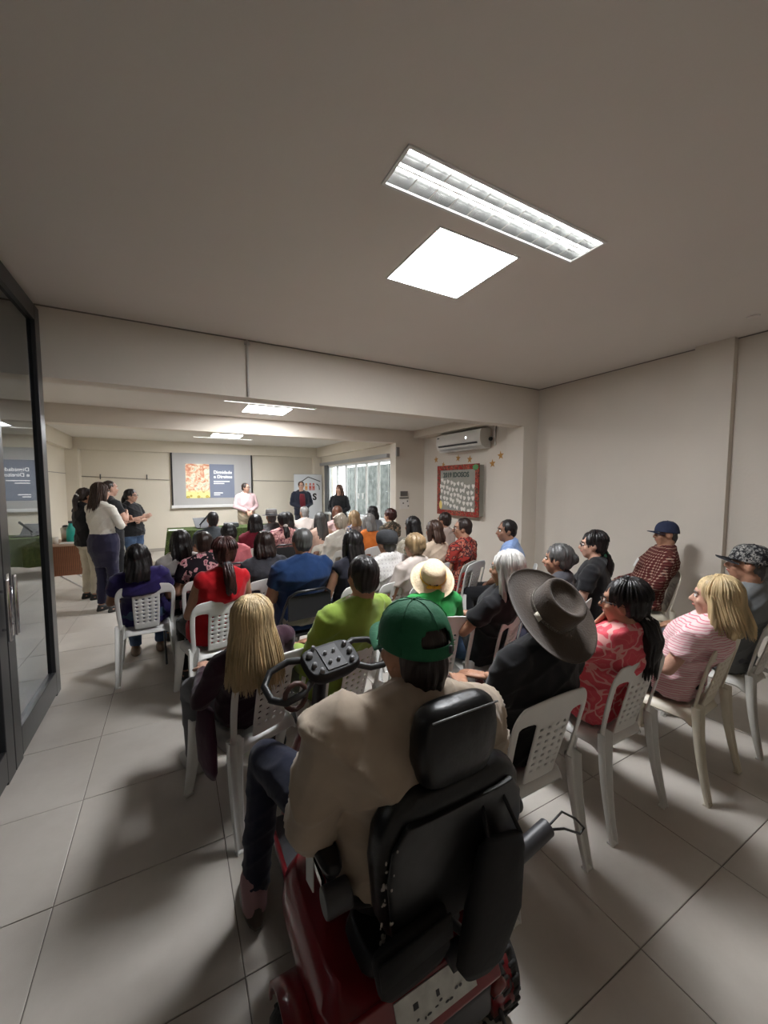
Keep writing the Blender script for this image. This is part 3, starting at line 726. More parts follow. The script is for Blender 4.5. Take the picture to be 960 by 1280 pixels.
    # legs
    if legs is None:
        if stand: legs = {s: (V((s * .085, -.01, pz - .03)), V((s * .09, .01, pz * .52)), V((s * .095, -.02, .075))) for s in (-1, 1)}
        else: legs = {s: (V((s * .09, .02, .535)), V((s * .115, .40, .505)), V((s * .11, .40, .08))) for s in (-1, 1)}
    lr = ((.078 if f else .082) * g ** .7, .055, .046 if not stand else .05, .036)
    for s in (-1, 1):
        h_, kn, an = legs[s]; body.tube([h_, h_.lerp(kn, .5), kn], [lr[0], lr[0] * .9, lr[1]], 10)
        body.tube([kn, kn.lerp(an, .3), an], [lr[1] * .95, lr[2], lr[3]], 10)
        fd = V((0, 1, 0)); body.tube([an + V((0, -.02, -.035)), an + V((0, .09, -.05)), an + V((0, .14, -.055))], [.032, .026, .018], 8, ratio=1.25, ref=(1, 0, 0))
    remesh_job(body, 'body', skinmat(skin), root, vox, 2, None, ex)
    # --- shirt
    shm = MB(); torso(shm, .013 * puff, .60 if tuck else 0.0)
    # hem
    hem = MB(); 
    for s in (-1, 1):
        a = arms[s]; e = .010 * puff
        if sleeve != 'none':
            t = .62 if sleeve == 'short' else 1
            shm.tube([a[0], a[0].lerp(a[1], .35), a[0].lerp(a[1], t)], [ar[0] + e + .012, ar[0] + e + .008, ar[1] + e + (.014 if sleeve == 'short' else .006)], 12, round_=False)
            if sleeve == 'long': shm.ell(a[1], ar[1] + e + .004).tube([a[1], a[1].lerp(a[2], .4), a[1].lerp(a[2], .93)], [ar[1] + e + .004, ar[1] + e + .002, ar[2] + e + .006], 12, round_=False)
    if collar:
        c0 = T((0, -.012, 1.05)); cm_ = MB()
        shm.tube([c0 + V((.062 * math.cos(a), .058 * math.sin(a), .012 + .01 * math.cos(a * 2))) for a in [R(100 + 320 * i / 14) for i in range(15)]], .014, 7)
    fs_ = random.random() * 50
    def folds(co, no, amp=.0055 * (puff ** .6)):
        q = co * (np.array([11., 11., 16.]) if puff < 2 else np.array([15., 15., 19.])) + fs_
        a_ = q[:, 2] + 2.2 * np.sin(q[:, 0] * .9) + 1.5 * np.sin(q[:, 1] * .7)
        b_ = q[:, 2] * 1.7 - q[:, 0] * 1.4 + 2.0 * np.sin(q[:, 1] * .9 + q[:, 2] * .4)
        n_ = 2.2 * (1 - np.abs(np.sin(a_ * .7))) ** 2.5 * (.4 + .6 * np.sin(q[:, 0] * .8 + q[:, 2] * .35)) + 1.4 * (1 - np.abs(np.sin(b_ * .8))) ** 3 - .4 + .3 * np.sin(q[:, 0] * 2.1 + q[:, 1])
        return co + no * (n_ * amp)[:, None]
    sm_ = shirt if not isinstance(shirt, tuple) else cloth(shirt)
    remesh_job(shm, 'shirt', sm_, root, vox, 3, folds)
    # --- trousers
    pm = MB(); pm.loft([((0, -.03, pz - .075), .13 * g * hips, .10 * g), ((0, -.03, pz - .02), .172 * g * hips, .135 * g), ((0, -.03, pz + .06), .165 * g * hips, .13 * g)], 14)
    if tuck: pm.v = []; pm.f = []; pm.loft([((0, -.02, pz - .30), .155 * g, .085 * g), ((0, -.025, pz - .18), .172 * hips * g, .108 * g), ((0, -.03, pz - .08), .172 * g * hips + .018, .13 * g + .022), ((0, -.03, pz - .02), .172 * g * hips + .024, .13 * g + .026), ((0, -.03, pz + .05), .170 * g * hips + .022, .128 * g + .026), ((0, -.03, pz + .15), (.150 if f else .165) * g + .024, .116 * g + .024)], 16)
    if stand: pm.ell((-.055, -.07, pz - .03), (.09 * hips, .085, .09)).ell((.055, -.07, pz - .03), (.09 * hips, .085, .09))
    for s in (-1, 1):
        h_, kn, an = legs[s]
        pm.tube([h_, h_.lerp(kn, .5), kn], [lr[0] + .016, lr[0] + .004, lr[1] + .014], 12)
        if not shortpants: pm.tube([kn, kn.lerp(an, .4), an + V((0, 0, .02))], [lr[1] + .012, lr[2] + .014, lr[3] + .016], 12, round_=False)
        else: pm.tube([kn, kn.lerp(an, .2)], [lr[1] + .012, lr[2] + .014], 12, round_=False)
    remesh_job(pm, 'trousers', pmat or cloth(pants), root, vox * 1.15, 2, lambda co, no: folds(co, no, .004))
    for s in (-1, 1):
        an = legs[s][2]
        MB().loft([((an.x, an.y + .055, an.z - .075), .044, .125), ((an.x, an.y + .055, an.z - .055), .047, .13), ((an.x, an.y + .045, an.z - .03), .042, .11), ((an.x, an.y + .0, an.z + .005), .037, .055)], 14).obj('shoe', mat('shoe_%02x%02x%02x' % tuple(int(c * 255) for c in shoes), shoes, .5), root)
    # --- face details
    for s in (-1, 1):
        e_ = MB().ell(H @ V((s * .030, .079, .009)), .0105, None, 8, 6).obj('eye', M_eye, root)
        MB().ell(H @ V((s * .030, .0865, .009)), .0052, None, 8, 5).obj('iris', M_iris, e_)
    mb = MB(); mb.tube([H @ V((-.023, .086, -.052)), H @ V((0, .0955, -.050)), H @ V((.023, .086, -.052))], [.003, .0055, .003], 6).obj('lips', M_lip, root)
    hmx = hairmat(HC[hc])
    for s in (-1, 1): MB().tube([H @ V((s * .014, .091, .027)), H @ V((s * .032, .087, .033)), H @ V((s * .050, .071, .027))], [.003, .0042, .0025], 5).obj('eyebrow', mat('brow_' + hc, tuple(min(c, .12) for c in HC[hc]), .8), root)
    if glasses:
        mb = MB()
        for s in (-1, 1):
            mb.tube([H @ V((s * .032 + .024 * math.cos(a), .100 - .006 * abs(math.cos(a)), .006 + .018 * math.sin(a))) for a in [i * math.pi / 6 for i in range(13)]], .0022, 5)
            mb.tube([H @ V((s * .056, .094, .010)), H @ V((s * .078, .03, .012)), H @ V((s * .080, -.02, .004))], .002, 5)
        mb.tube([H @ V((-.009, .103, .01)), H @ V((.009, .103, .01))], .002, 5); mb.obj('glasses', M_rim, root)
    # --- hair
    hb = MB(); hm2 = None
    thick = {'bald': 0, 'short': 0, 'gshort': 0}.get(hair, .006)
    if hair == 'buzz':
        hb.ell((0, -.016, .034), (.077, .093, .090)).ell((0, -.050, -.025), (.066, .052, .06)).ell((0, -.055, -.065), (.05, .035, .04))
    elif hair != 'none':
        hb.ell((0, -.020, .040), (.083 + thick, .096 + thick, .090 + thick)).ell((0, -.048, -.010), (.074 + thick, .060 + thick, .068))
        if hair == 'short': 
            for s in (-1, 1): hb.ell((s * .066, .006, .024), (.016, .03, .04))
    HP = []
    if hair in ('long', 'bob', 'half'):
        L = {'long': long, 'bob': .13, 'half': .2}[hair]
        # curtain behind, following the back of the neck and falling outward over the back
        bx = .086; rows = []
        for t in (0, .2, .4, .6, .8, 1.0):
            z = .01 - L * t; rows.append(((0, -.060 - .035 * min(1, t * 1.6) - (.02 * t if L > .2 else 0), z), (bx + .014 * math.sin(t * 2.4)) * (1 + (.22 if key == 'P6' else -.12) * t * (1 if L > .2 else .2)), .052 * (1 - .35 * t)))
        hb.loft(rows, 14)
        for s in (-1, 1): hb.tube([(s * .074, .004, .03), (s * .083, -.004, -.04), (s * .086, -.012, -.04 - min(L, .2) * .5), (s * .078, -.03, -min(L, .34) * .93)], [.026, .026, .027, .016], 9)
    if hair == 'ponytail':
        pts = [(0, -.085, .02), (0, -.125, .015), (.0, -.145, -.06), (0, -.14, -.15), (.01, -.12, -.05 - long * .95)]
        hb.tube(pts, [.030, .026, .038, .036, .012], 10)
    if hair == 'lowpony':
        pts = [(0, -.075, -.05), (.01, -.105, -.085), (.02, -.125, -.16), (.03, -.12, -.25), (.03, -.115, -.06 - long)]
        hb.tube(pts, [.034, .030, .045, .046, .014], 10)
    if hair == 'bun': hb.ell((0, -.115, .015), (.045, .036, .042))
    if hair == 'updo': hb.ell((0, -.075, .055), (.066, .06, .062)).ell((.01, -.10, .01), (.05, .035, .05))
    if hair == 'curly':
        for i in range(36):
            a = random.uniform(0, 6.28); e_ = random.uniform(-.2, 1.5); q = V((.088 * math.cos(a) * math.cos(e_), -.02 + .098 * math.sin(a) * math.cos(e_), .035 + .095 * math.sin(e_)))
            if q.y > .05 and q.z < .07: continue
            hb.ell(q, random.uniform(.016, .026), None, 8, 5)
    def comb(co, no):
        ang = np.arctan2(co[:, 0] - hc0.x, -(co[:, 1] - hc0.y) + .001)
        a_ = .0022 if hair in ('short', 'buzz') else .0042
        return co + no * (np.sin(ang * 26 + np.sin(co[:, 2] * 23) * 2.2) * a_ + np.sin(ang * 11 + co[:, 2] * 9) * a_)[:, None]
    lk = MB()
    if locks and hair in ('long', 'bob', 'half', 'lowpony', 'ponytail'):
        L = {'long': long, 'bob': .13, 'half': .2}.get(hair, 0); rnd = random.Random(5)
        for i in range(locks):
            az = rnd.uniform(-2.15, 2.15); r0 = rnd.uniform(.98, 1.06); pts = []
            x0 = rnd.uniform(-.01, .01)
            sway = rnd.uniform(-.012, .012)
            for e_ in (1.45, 1.1, .75, .35, 0):
                pts.append(H @ V((x0 + math.sin(az) * (.089 + .002) * math.cos(e_) * r0, -.022 - math.cos(az) * .102 * math.cos(e_) * r0, .040 + .097 * math.sin(e_) * r0)))
            if L:
                e2 = rnd.uniform(.8, 1.12); back = math.cos(az)
                for t in (.25, .5, .75, 1.0):
                    z = .03 - L * t * e2; rr_ = 1.0 + .10 * math.sin(t * 2.4)
                    pts.append(H @ V((math.sin(az) * (.090 * rr_) * (1 + (.30 if key == 'P6' else -.12) * t) + sway * t * 2, -.022 - (back * .098 + .05 * t) * (1.0 if L < .2 else 1.0 + .10 * t), z)))
            lw = .0065 if locks < 250 else .0042
            rr = [.003] + [lw] * (len(pts) - 3) + [lw * .8, .0012]
            lk.tube(pts, rr, 4, round_=False)
        if hair == 'lowpony' or hair == 'ponytail':
            for i in range(locks // 2):
                a = rnd.uniform(0, 6.28); q = .035
                lk.tube([H @ (V(p_) + V((math.cos(a) * q * rnd.uniform(.8, 1.2), math.sin(a) * q, rnd.uniform(-.02, .01)))) for p_ in pts_pony(hair, long)], [.004, .009, .010, .008, .002], 5, round_=False)
    if hb.v:
        hb.xf(H); remesh_job(hb, 'hair', hmx, root, min(vox, .011), 2, comb, lk)
    if hair in ('ponytail', 'lowpony'):
        c = V((0, -.112, .018)) if hair == 'ponytail' else V((.008, -.098, -.072))
        MB().ell(H @ c, (.034, .026, .034) if hair == 'ponytail' else (.038, .03, .03)).obj('hair_tie', mat('tie_white', (.7, .68, .66), .6) if key in ('P23', 'S1', 'P26', 'P3') else (mat('tie_green', (.12, .5, .3), .6) if key == 'P11' else M_dark), root)
    if hat: globals()['hat_' + hat](root, H @ Matrix.Translation((0, -.02, .02)) @ Matrix.Rotation(R(hatpitch), 4, 'X') @ Matrix.Translation((0, .02, -.02)), hatcol)
    return root
def pts_pony(hair, long):
    if hair == 'lowpony': return [(0, -.075, -.05), (.01, -.105, -.085), (.02, -.125, -.16), (.03, -.12, -.25), (.03, -.115, -.07 - long)]
    return [(0, -.085, .02), (0, -.125, .015), (.0, -.145, -.06), (0, -.14, -.15), (.01, -.12, -.06 - long * .95)]

# ------------------------------------------------------------------ hats
def hat_cap(root, H, col, opening=True, m=None):
    m = m or mat('cap_%02x%02x%02x' % tuple(int(c * 255) for c in col), col, .8, bump=.3, bscale=40, var=.06, vscale=20)
    na, ne = 48, 14; vs = []; fs = []
    def P(a, e, g=0):
        r_ = math.cos(e) ** .72; rx, ry = (.0905 + g), (.108 + g)
        z = .032 + (.100 + g) * math.sin(e) ** .92 - (.022 * (1 - math.sin(a)) / 2) * (1 - math.sin(e))
        return V((rx * r_ * math.cos(a), -.012 + ry * r_ * math.sin(a), z))
    for j in range(ne + 1):
        e = (math.pi / 2) * j / ne * .995
        for i in range(na): vs.append(P(2 * math.pi * i / na, e))
    for j in range(ne):
        for i in range(na):
            a = 2 * math.pi * (i + .5) / na - 1.5 * math.pi; e = (j + .5) / ne
            if opening and (a / .52) ** 2 + ((e - .17) / .20) ** 2 < 1 and j >= 2: continue
            fs.append((j * na + i, j * na + (i + 1) % na, (j + 1) * na + (i + 1) % na, (j + 1) * na + i))
    mb = MB(); mb.add([H @ p for p in vs], fs); o = mb.obj('cap', m, root)
    q = o.modifiers.new('s', 'SOLIDIFY'); q.thickness = .003; q = o.modifiers.new('b', 'SUBSURF'); q.levels = q.render_levels = 1
    sm = MB()
    for k in range(6):
        a = math.pi / 2 + k * math.pi / 3
        sm.tube([H @ P(a, e * math.pi / 2, .0022) for e in ((.34 if (k == 3 and opening) else .02), .45, .6, .8, .98)], .0014, 5)
    sm.obj('seam', m, o); MB().ell(H @ V((0, -.012, .134)), (.008, .008, .005)).obj('button', m, o)
    # visor
    vv = []; ff = []; n = 20; rws = 7
    for side_ in (0, -.004):
        for j in range(rws):
            t = j / (rws - 1)
            for i in range(n + 1):
                a = math.pi / 2 + (i / n - .5) * 2 * 1.12; c = (i / n - .5) * 2
                inner = P(a, 0); out = V((.088 * c * 1.0, -.012 + .104 + .072 * (1 - abs(c) ** 2.6) - .045 * abs(c) ** 3, .032 - .030 * c * c + .004))
                inner.z = .032 - .012 * c * c
                p = inner.lerp(out, t); p.z += side_; vv.append(H @ p)
    q = (n + 1)
    for s_ in (0, 1):
        b = s_ * rws * q
        for j in range(rws - 1):
            for i in range(n): ff.append((b + j * q + i, b + j * q + i + 1, b + (j + 1) * q + i + 1, b + (j + 1) * q + i))
    for i in range(n): ff.append(((rws - 1) * q + i, (rws - 1) * q + i + 1, rws * q + (rws - 1) * q + i + 1, rws * q + (rws - 1) * q + i))
    mb = MB(); mb.add(vv, ff); mb.obj('visor', m, o)
    if opening:
        mb = MB(); mb.box((.018, -.1275, .024), (.026, -.1225, .042)); mb.xf(H); mb.obj('buckle', M_dark, o)
    return o
def hat_camo(root, H, col):
    m = patmat('cap_camo', 'blotch', [(.018, .018, .02), (.30, .29, .27), (.10, .10, .10)], 2.2)
    b = mat('cap_black', (.012, .012, .014), .8)
    o = hat_cap(root, H, col, True, m)
    for c in o.children: c.data.materials[0] = b
def lathe_hat(root, H, prof, m, name, squash=1.14, brim_wave=0.0, pinch=0):
    n = 48; vs = []
    for r_, z in prof:
        for i in range(n):
            a = 2 * math.pi * i / n; zz = z + (brim_wave * math.cos(2 * a) * max(0, (r_ - .10) / .1) if r_ > .1 else 0)
            vs.append(H @ V((r_ * math.cos(a), -.01 + r_ * squash * math.sin(a), zz)))
    fs = [(j * n + i, j * n + (i + 1) % n, (j + 1) * n + (i + 1) % n, (j + 1) * n + i) for j in range(len(prof) - 1) for i in range(n)]
    fs.append(tuple(range((len(prof) - 1) * n, len(prof) * n)))
    mb = MB(); mb.add(vs, fs); o = mb.obj(name, m, root); q = o.modifiers.new('s', 'SOLIDIFY'); q.thickness = .003; q.offset = -1
    return o
def band(o, H, r_, z0, z1, m, squash=1.14, name='hatband', g=.003):
    n = 48; vs = []
    for rr, zz in ((r_ + g, z0), (r_ + g + .001, z1)):
        for i in range(n): a = 2 * math.pi * i / n; vs.append(H @ V((rr * math.cos(a), -.01 + rr * squash * math.sin(a), zz)))
    mb = MB(); mb.add(vs, [(i, (i + 1) % n, n + (i + 1) % n, n + i) for i in range(n)]); b = mb.obj(name, m, o); b.modifiers.new('s', 'SOLIDIFY').thickness = .003
    return b
def hat_wide(root, H, col):
    m = mat('brown_felt', (.062, .040, .025), .8, bump=.25, bscale=120, var=.12, vscale=6, sheen=.3)
    prof = [(.197, .032), (.193, .028), (.17, .020), (.14, .018), (.115, .020), (.094, .026), (.0915, .040), (.091, .080), (.089, .125), (.084, .139), (.076, .143), (.067, .137), (.060, .126), (.050, .121), (.030, .121), (.004, .123)]
    o = lathe_hat(root, H, prof, m, 'brown_hat', 1.14, .012)
    bm_ = patmat('hatband_weave', 'roses', [(.10, .085, .07), (.5, .46, .40), (.04, .03, .025)], 5)
    band(o, H, .0905, .028, .046, bm_)
    MB().box((-.0995, -.045, .026), (-.096, -.01, .050)).xf(H).obj('band_buckle', mat('cream_buckle', (.72, .66, .55), .5), o)
def hat_sun(root, H, col):
    m = mat('cream_straw', (.78, .62, .42), .85, bump=.5, bscale=60, var=.06, vscale=30)
    prof = [(.158, -.028), (.155, -.030), (.135, -.012), (.11, .006), (.094, .014), (.090, .03), (.086, .07), (.078, .10), (.062, .114), (.04, .12), (.004, .122)]
    o = lathe_hat(root, H, prof, m, 'cream_sun_hat', 1.08)
    y = mat('yellow_ribbon', (.85, .45, .02), .6)
    band(o, H, .092, .016, .026, y, 1.08)
    MB().ell((-.035, -.118, .022), (.030, .008, .018)).ell((.02, -.122, .022), (.028, .008, .014)).ell((-.008, -.124, .022), .010).xf(H).obj('ribbon_bow', y, o)
def hat_fedora(root, H, col):
    m = mat('grey_felt', (.10, .09, .085), .85, bump=.2, bscale=90)
    prof = [(.135, .030), (.13, .026), (.10, .022), (.088, .03), (.086, .06), (.080, .115), (.068, .128), (.05, .118), (.004, .112)]
    o = lathe_hat(root, H, prof, m, 'grey_hat', 1.14); band(o, H, .087, .032, .052, M_dark)
def hat_flat(root, H, col):
    m = mat('dark_grey_wool', (.028, .029, .032), .9, bump=.4, bscale=80)
    lathe_hat(root, H, [(.090, -.005), (.096, .02), (.098, .055), (.088, .09), (.06, .112), (.03, .120), (.004, .121)], m, 'flat_cap', 1.15)
#PEOPLE
# ------------------------------------------------------------------ mobility scooter
SX = .575
scooter = tag(empty('mobility_scooter', (SX, 1.25, 0)), 'red mobility scooter with worn black padded seat in the foreground', 'scooter')
M_red = mat('scooter_red', (.19, .004, .009), .28, spec=.6, coat=.4, var=.12, vscale=6)
M_vinyl = mat('seat_vinyl', (.007, .007, .0075), .34, bump=.25, bscale=22, spec=.42, var=.2, vscale=9)
M_rub = mat('tyre_rubber', (.022, .021, .020), .8, bump=.5, bscale=60)
M_gp = mat('grey_plastic', (.05, .05, .055), .45)
M_nyl = mat('black_nylon', (.008, .008, .009), .8, bump=.5, bscale=12)
def sco(mb, name, m, parent=None, smooth=True, **k):
    mb.xf(Matrix.Translation((-SX, -1.25, 0)))
    return mb.obj(name, m, parent or scooter, smooth, **k)
# rear shell: stacked sections
b = MB(); b.loft([((SX - .03, 1.05, .20), .25, .27), ((SX - .03, 1.04, .30), .275, .285), ((SX - .03, 1.03, .38), .27, .27), ((SX - .03, 1.05, .425), .235, .23)], 32, p=5)
sco(b, 'rear_shell', M_red, bevel=.012)
for sx in (-1, 1):
    b = MB(); vs = []; n = 14; cx = SX - .03 + sx * .285
    for j, (dx, rr) in enumerate(((-.055, .165), (-.055, .18), (.030, .18), (.030, .165))):
        for i in range(n + 1):
            a = R(5 + 175 * i / n); vs.append((cx + dx * 1.0, .93 + math.cos(a) * rr, .14 + math.sin(a) * rr))
    q = n + 1; b.add(vs, [(j * q + i, j * q + i + 1, (j + 1) * q + i + 1, (j + 1) * q + i) for j in range(3) for i in range(n)])
    o = sco(b, 'mudguard', M_red); o.modifiers.new('s', 'SOLIDIFY').thickness = .008
    b = MB(); cx = SX - .03 + sx * .305; n = 28; prof = [(.07, -.045), (.105, -.052), (.135, -.050), (.145, -.035), (.149, 0), (.145, .035), (.135, .050), (.105, .052), (.07, .045)]
    vs = []
    for r_, dx in prof:
        for i in range(n): a = 2 * math.pi * i / n; vs.append((cx + dx, .90 + math.cos(a) * r_, .149 + math.sin(a) * r_))
    b.add(vs, [(j * n + i, j * n + (i + 1) % n, (j + 1) * n + (i + 1) % n, (j + 1) * n + i) for j in range(len(prof) - 1) for i in range(n)])
    for i in range(n):
        a = 2 * math.pi * i / n
        b.box((-.034, -.005, .142), (-.006, .005, .1515), Matrix.Translation((cx, .90, .149)) @ Matrix.Rotation(a, 4, 'X')).box((.006, -.005, .142), (.034, .005, .1515), Matrix.Translation((cx, .90, .149)) @ Matrix.Rotation(a + .11, 4, 'X'))
    wobj = sco(b, 'rear_wheel', M_rub)
    b = MB().cyl((cx - .03, .90, .149), (cx + .03, .90, .149), .075, 20).cyl((cx - .045, .90, .149), (cx + .045, .90, .149), .025, 12); sco(b, 'hub', M_gp, wobj)
# rear bumper and number plate sticker
b = MB().box((SX - .25, .745, .17), (SX + .19, .80, .27)); sco(b, 'bumper', M_gp, bevel=.014)
TIL = Matrix.Translation((SX - .03, .765, .345)) @ Matrix.Rotation(R(-28), 4, 'X')
b = MB().box((-.235, -.018, -.055), (.235, .0, .060), TIL); sco(b, 'rear_panel', M_red, bevel=.01)
b = MB().box((-.10, -.022, -.030), (.145, -.018, .045), TIL); plate = sco(b, 'white_plate', mat('worn_plate', (.62, .62, .58), .55, var=.15, vscale=30), smooth=False)
rnd = random.Random(3); b = MB()
for i in range(9):
    x = -.04 + i * .017 + rnd.uniform(-.006, .006); b.ell(TIL @ V((x, -.022, -.012 + rnd.uniform(-.006, .008))), (rnd.uniform(.003, .008), .0012, rnd.uniform(.002, .007)), None, 7, 5)
for x0, x1, z in ((-.05, -.035, .01), (.02, .03, .005)): b.box((x0, -.0235, z), (x1, -.022, z + .012), TIL)
sco(b, 'worn_marking', M_dark, plate, smooth=False)['kind'] = 'stuff'
for x in (-.28, .21):
    b = MB().cyl((SX + x, .765, .245), (SX + x, .735, .235), .032, 18, .028); o = sco(b, 'tail_light', mat('tail_lens', (.16, .012, .012), .2, coat=.6))
    b = MB().cyl((SX + x, .775, .247), (SX + x, .757, .241), .04, 18); sco(b, 'bezel', M_black, o)
for x in (-.14, .02, .16):
    b = MB().tube([(SX + x, .745, .155), (SX + x, .72, .13), (SX + x + .06, .72, .13), (SX + x + .06, .745, .155)], .008, 7); sco(b, 'anti_tip_bracket', M_gp)
# frame, floor pan, front
b = MB().box((SX - .24, 1.24, .12), (SX + .20, 1.74, .165)); sco(b, 'floor_pan', M_gp, bevel=.02)
for x_ in (SX - .245, SX + .185): sco(MB().box((x_, 1.20, .16), (x_ + .02, 1.72, .19)), 'side_trim', M_red, bevel=.008)
b = MB().loft([((SX - .02, 1.74, .12), .16, .06), ((SX - .02, 1.74, .40), .12, .06), ((SX - .02, 1.70, .60), .06, .05)], 20, p=3); sco(b, 'front_shroud', M_red, bevel=.01)
b = MB().cyl((SX - .06, 1.80, .11), (SX + .02, 1.80, .11), .11, 24); sco(b, 'front_wheel', M_rub, bevel=.02)
b = MB().tube([(SX - .02, 1.72, .45), (SX - .02, 1.60, .90)], .030, 12); sco(b, 'tiller', M_black)
CN = Matrix.Translation((SX + .0, 1.54, .945)) @ Matrix.Rotation(R(24), 4, 'X') @ Matrix.Rotation(R(8), 4, 'Z')
b = MB().loft([((0, 0, -.05), .09, .07), ((0, 0, -.01), .125, .085), ((0, 0, .022), .118, .078)], 24, CN, p=4); console = sco(b, 'console', mat('console_black', (.014, .014, .015), .6, spec=.3), bevel=.006)
b = MB().box((-.045, -.065, .022), (.045, .060, .027), CN); sco(b, 'key_panel', mat('key_panel_grey', (.03, .03, .032), .6), console, smooth=False)
for x, y, r_ in ((-.085, .035, .016), (-.088, -.02, .012), (-.055, .065, .010), (.085, .04, .012), (.088, -.005, .014), (.075, -.05, .012), (-.07, -.058, .012), (-.02, -.03, .009), (.02, -.03, .009), (-.02, .02, .009), (.02, .02, .009)):
    b = MB().cyl(CN @ V((x, y, .018)), CN @ V((x, y, .038)), r_, 14, r_ * .8); sco(b, 'knob', mat('silver_knob', (.16, .16, .165), .35), console)
for sx in (-1, 1):
    pts = [CN @ V((sx * .09, -.04, -.02)), CN @ V((sx * .16, -.085, -.03)), CN @ V((sx * .23, -.09, -.04)), CN @ V((sx * .275, -.05, -.045)), CN @ V((sx * .28, .02, -.045)), CN @ V((sx * .24, .07, -.035)), CN @ V((sx * .16, .08, -.02)), CN @ V((sx * .09, .05, -.01))]
    sco(MB().tube(pts, .0145, 12), 'handlebar_loop', mat('grip_rubber', (.014, .014, .015), .45))
b = MB().tube([CN @ V((-.19 + .045 * math.cos(a), -.08 + .02 * math.sin(a), -.035 + .05 * math.sin(a))) for a in [i * math.pi / 6 for i in range(13)]], .010, 8); sco(b, 'wrist_strap', mat('brown_leather', (.07, .03, .025), .5))
# seat
SE = SX + .045
b = MB().loft([((SE, 1.08, .50), .20, .20), ((SE, 1.08, .53), .235, .235), ((SE, 1.08, .58), .24, .24), ((SE, 1.08, .605), .20, .20)], 28, p=4); sco(b, 'seat_cushion', M_vinyl, bevel=.01)
b = MB().cyl((SE - .02, 1.06, .40), (SE - .02, 1.06, .52), .045, 16); sco(b, 'seat_post', M_gp)
BR = Matrix.Translation((SE, .80, .58)) @ Matrix.Rotation(R(5), 4, 'X')
def cushion(M, secs, name, p=3.2, th=.05):
    """upright pad: sections (z, half width, half depth) with rounded outline"""
    b = MB(); b.loft([((0, 0, z), w_, d) for z, w_, d in secs], 30, M, p=p); return sco(b, name, M_vinyl, bevel=.006)
bk = cushion(BR, [(-.03, .15, .035), (.0, .19, .046), (.06, .215, .052), (.22, .235, .055), (.30, .228, .055), (.345, .20, .05), (.372, .155, .036), (.378, .12, .016)], 'backrest')
b = MB().loft([((0, -.052, z), w_, .012) for z, w_ in ((.0, .17), (.04, .195), (.2, .215), (.28, .205), (.33, .17))], 30, BR, p=4); sco(b, 'back_panel', mat('back_shell', (.009, .009, .0095), .35, spec=.4, var=.6, vscale=25), bk, bevel=.005)
hr = cushion(BR @ Matrix.Translation((0, .0, .365)), [(.0, .085, .030), (.02, .108, .046), (.07, .122, .056), (.13, .124, .056), (.18, .116, .050), (.20, .104, .040), (.211, .085, .026), (.215, .06, .010)], 'headrest')
b = MB().tube([BR @ V((-.102, -.040, .566)), BR @ V((0, -.043, .569)), BR @ V((.102, -.040, .566))], .0025, 6); sco(b, 'piping_shine', mat('seam_shine', (.2, .2, .2), .3), hr)  # headrest edge line, the seam's shine painted in as lighter grey
rnd = random.Random(9); b = MB()
for i in range(26):
    t = rnd.random(); z = .03 + .30 * t ** 1.2; x = -.222 + .05 * max(0, t - .75) * 4 + rnd.uniform(0, .022); q = rnd.uniform(.0015, .006)
    b.ell(BR @ V((x, -.045 - .014 * (x > -.205), z)), (q, .002, q * rnd.uniform(.5, 2)), None, 6, 4)
sco(b, 'worn_patches', mat('worn_vinyl', (.35, .32, .29), .8), bk)['kind'] = 'stuff'
for sx in (-1, 1):
    ax = SE + sx * .295
    b = MB().loft([((ax, 1.02, .715), .028, .165), ((ax, 1.02, .735), .034, .175), ((ax, 1.02, .752), .026, .165)], 22, p=3.5); sco(b, 'armrest', M_vinyl, bevel=.004)
    b = MB().tube([(ax, 1.10, .71), (ax, .90, .70), (ax, .84, .66), (SE + sx * .20, .84, .62)], .014, 10); sco(b, 'armrest_tube', M_black)
    b = MB().cyl((ax - .035, .845, .675), (ax + .035, .845, .675), .034, 20); sco(b, 'armrest_pivot', M_gp, bevel=.006)
b = MB().box((SE - .322, .88, .68), (SE - .314, 1.18, .70)); sco(b, 'chrome_strip', M_alu, smooth=False)
b = MB().add([(SE - .326, .93, .62), (SE - .326, .99, .60), (SE - .322, 1.0, .70), (SE - .322, .94, .71), (SE - .329, .93, .62), (SE - .329, .99, .60), (SE - .325, 1.0, .70), (SE - .325, .94, .71)], [(0, 1, 2, 3), (7, 6, 5, 4), (0, 4, 5, 1), (1, 5, 6, 2), (2, 6, 7, 3), (3, 7, 4, 0)]); sco(b, 'paper_tag', mat('tag_white', (.6, .6, .58), .7), smooth=False)
# cross bar with round end and cord on the right
b = MB().cyl((SE + .05, .70, .66), (SE + .30, .70, .715), .024, 16); cb = sco(b, 'cross_bar', M_gp, bevel=.004)
b = MB().tube([(SE + .30, .70, .715), (SE + .36, .70, .735), (SE + .41, .69, .70), (SE + .44, .68, .665), (SE + .42, .68, .655), (SE + .36, .69, .69), (SE + .30, .70, .705)], .0035, 6); sco(b, 'cord_loop', M_black, cb)
# lower rear hardware
b = MB().tube([(SX + .06, .74, .43), (SX + .08, .72, .50), (SX + .02, .74, .57)], .012, 8).box((SX + .03, .73, .42), (SX + .10, .77, .46)); sco(b, 'latch', M_gp)
b = MB().tube([(SX + .10, .735, .44), (SX + .12, .715, .47)], .008, 8); sco(b, 'latch_pin', MATS['chrome'])
b = MB().tube([(SX + .145, .735, .43), (SX + .15, .722, .47)], .011, 8); sco(b, 'release_knob', mat('amber_knob', (.7, .38, .03), .4))
b = MB().loft([((SX - .02, .90, .42), .17, .10), ((SX - .02, .90, .47), .15, .09)], 20, p=4); sco(b, 'battery_cover', M_black, bevel=.01)
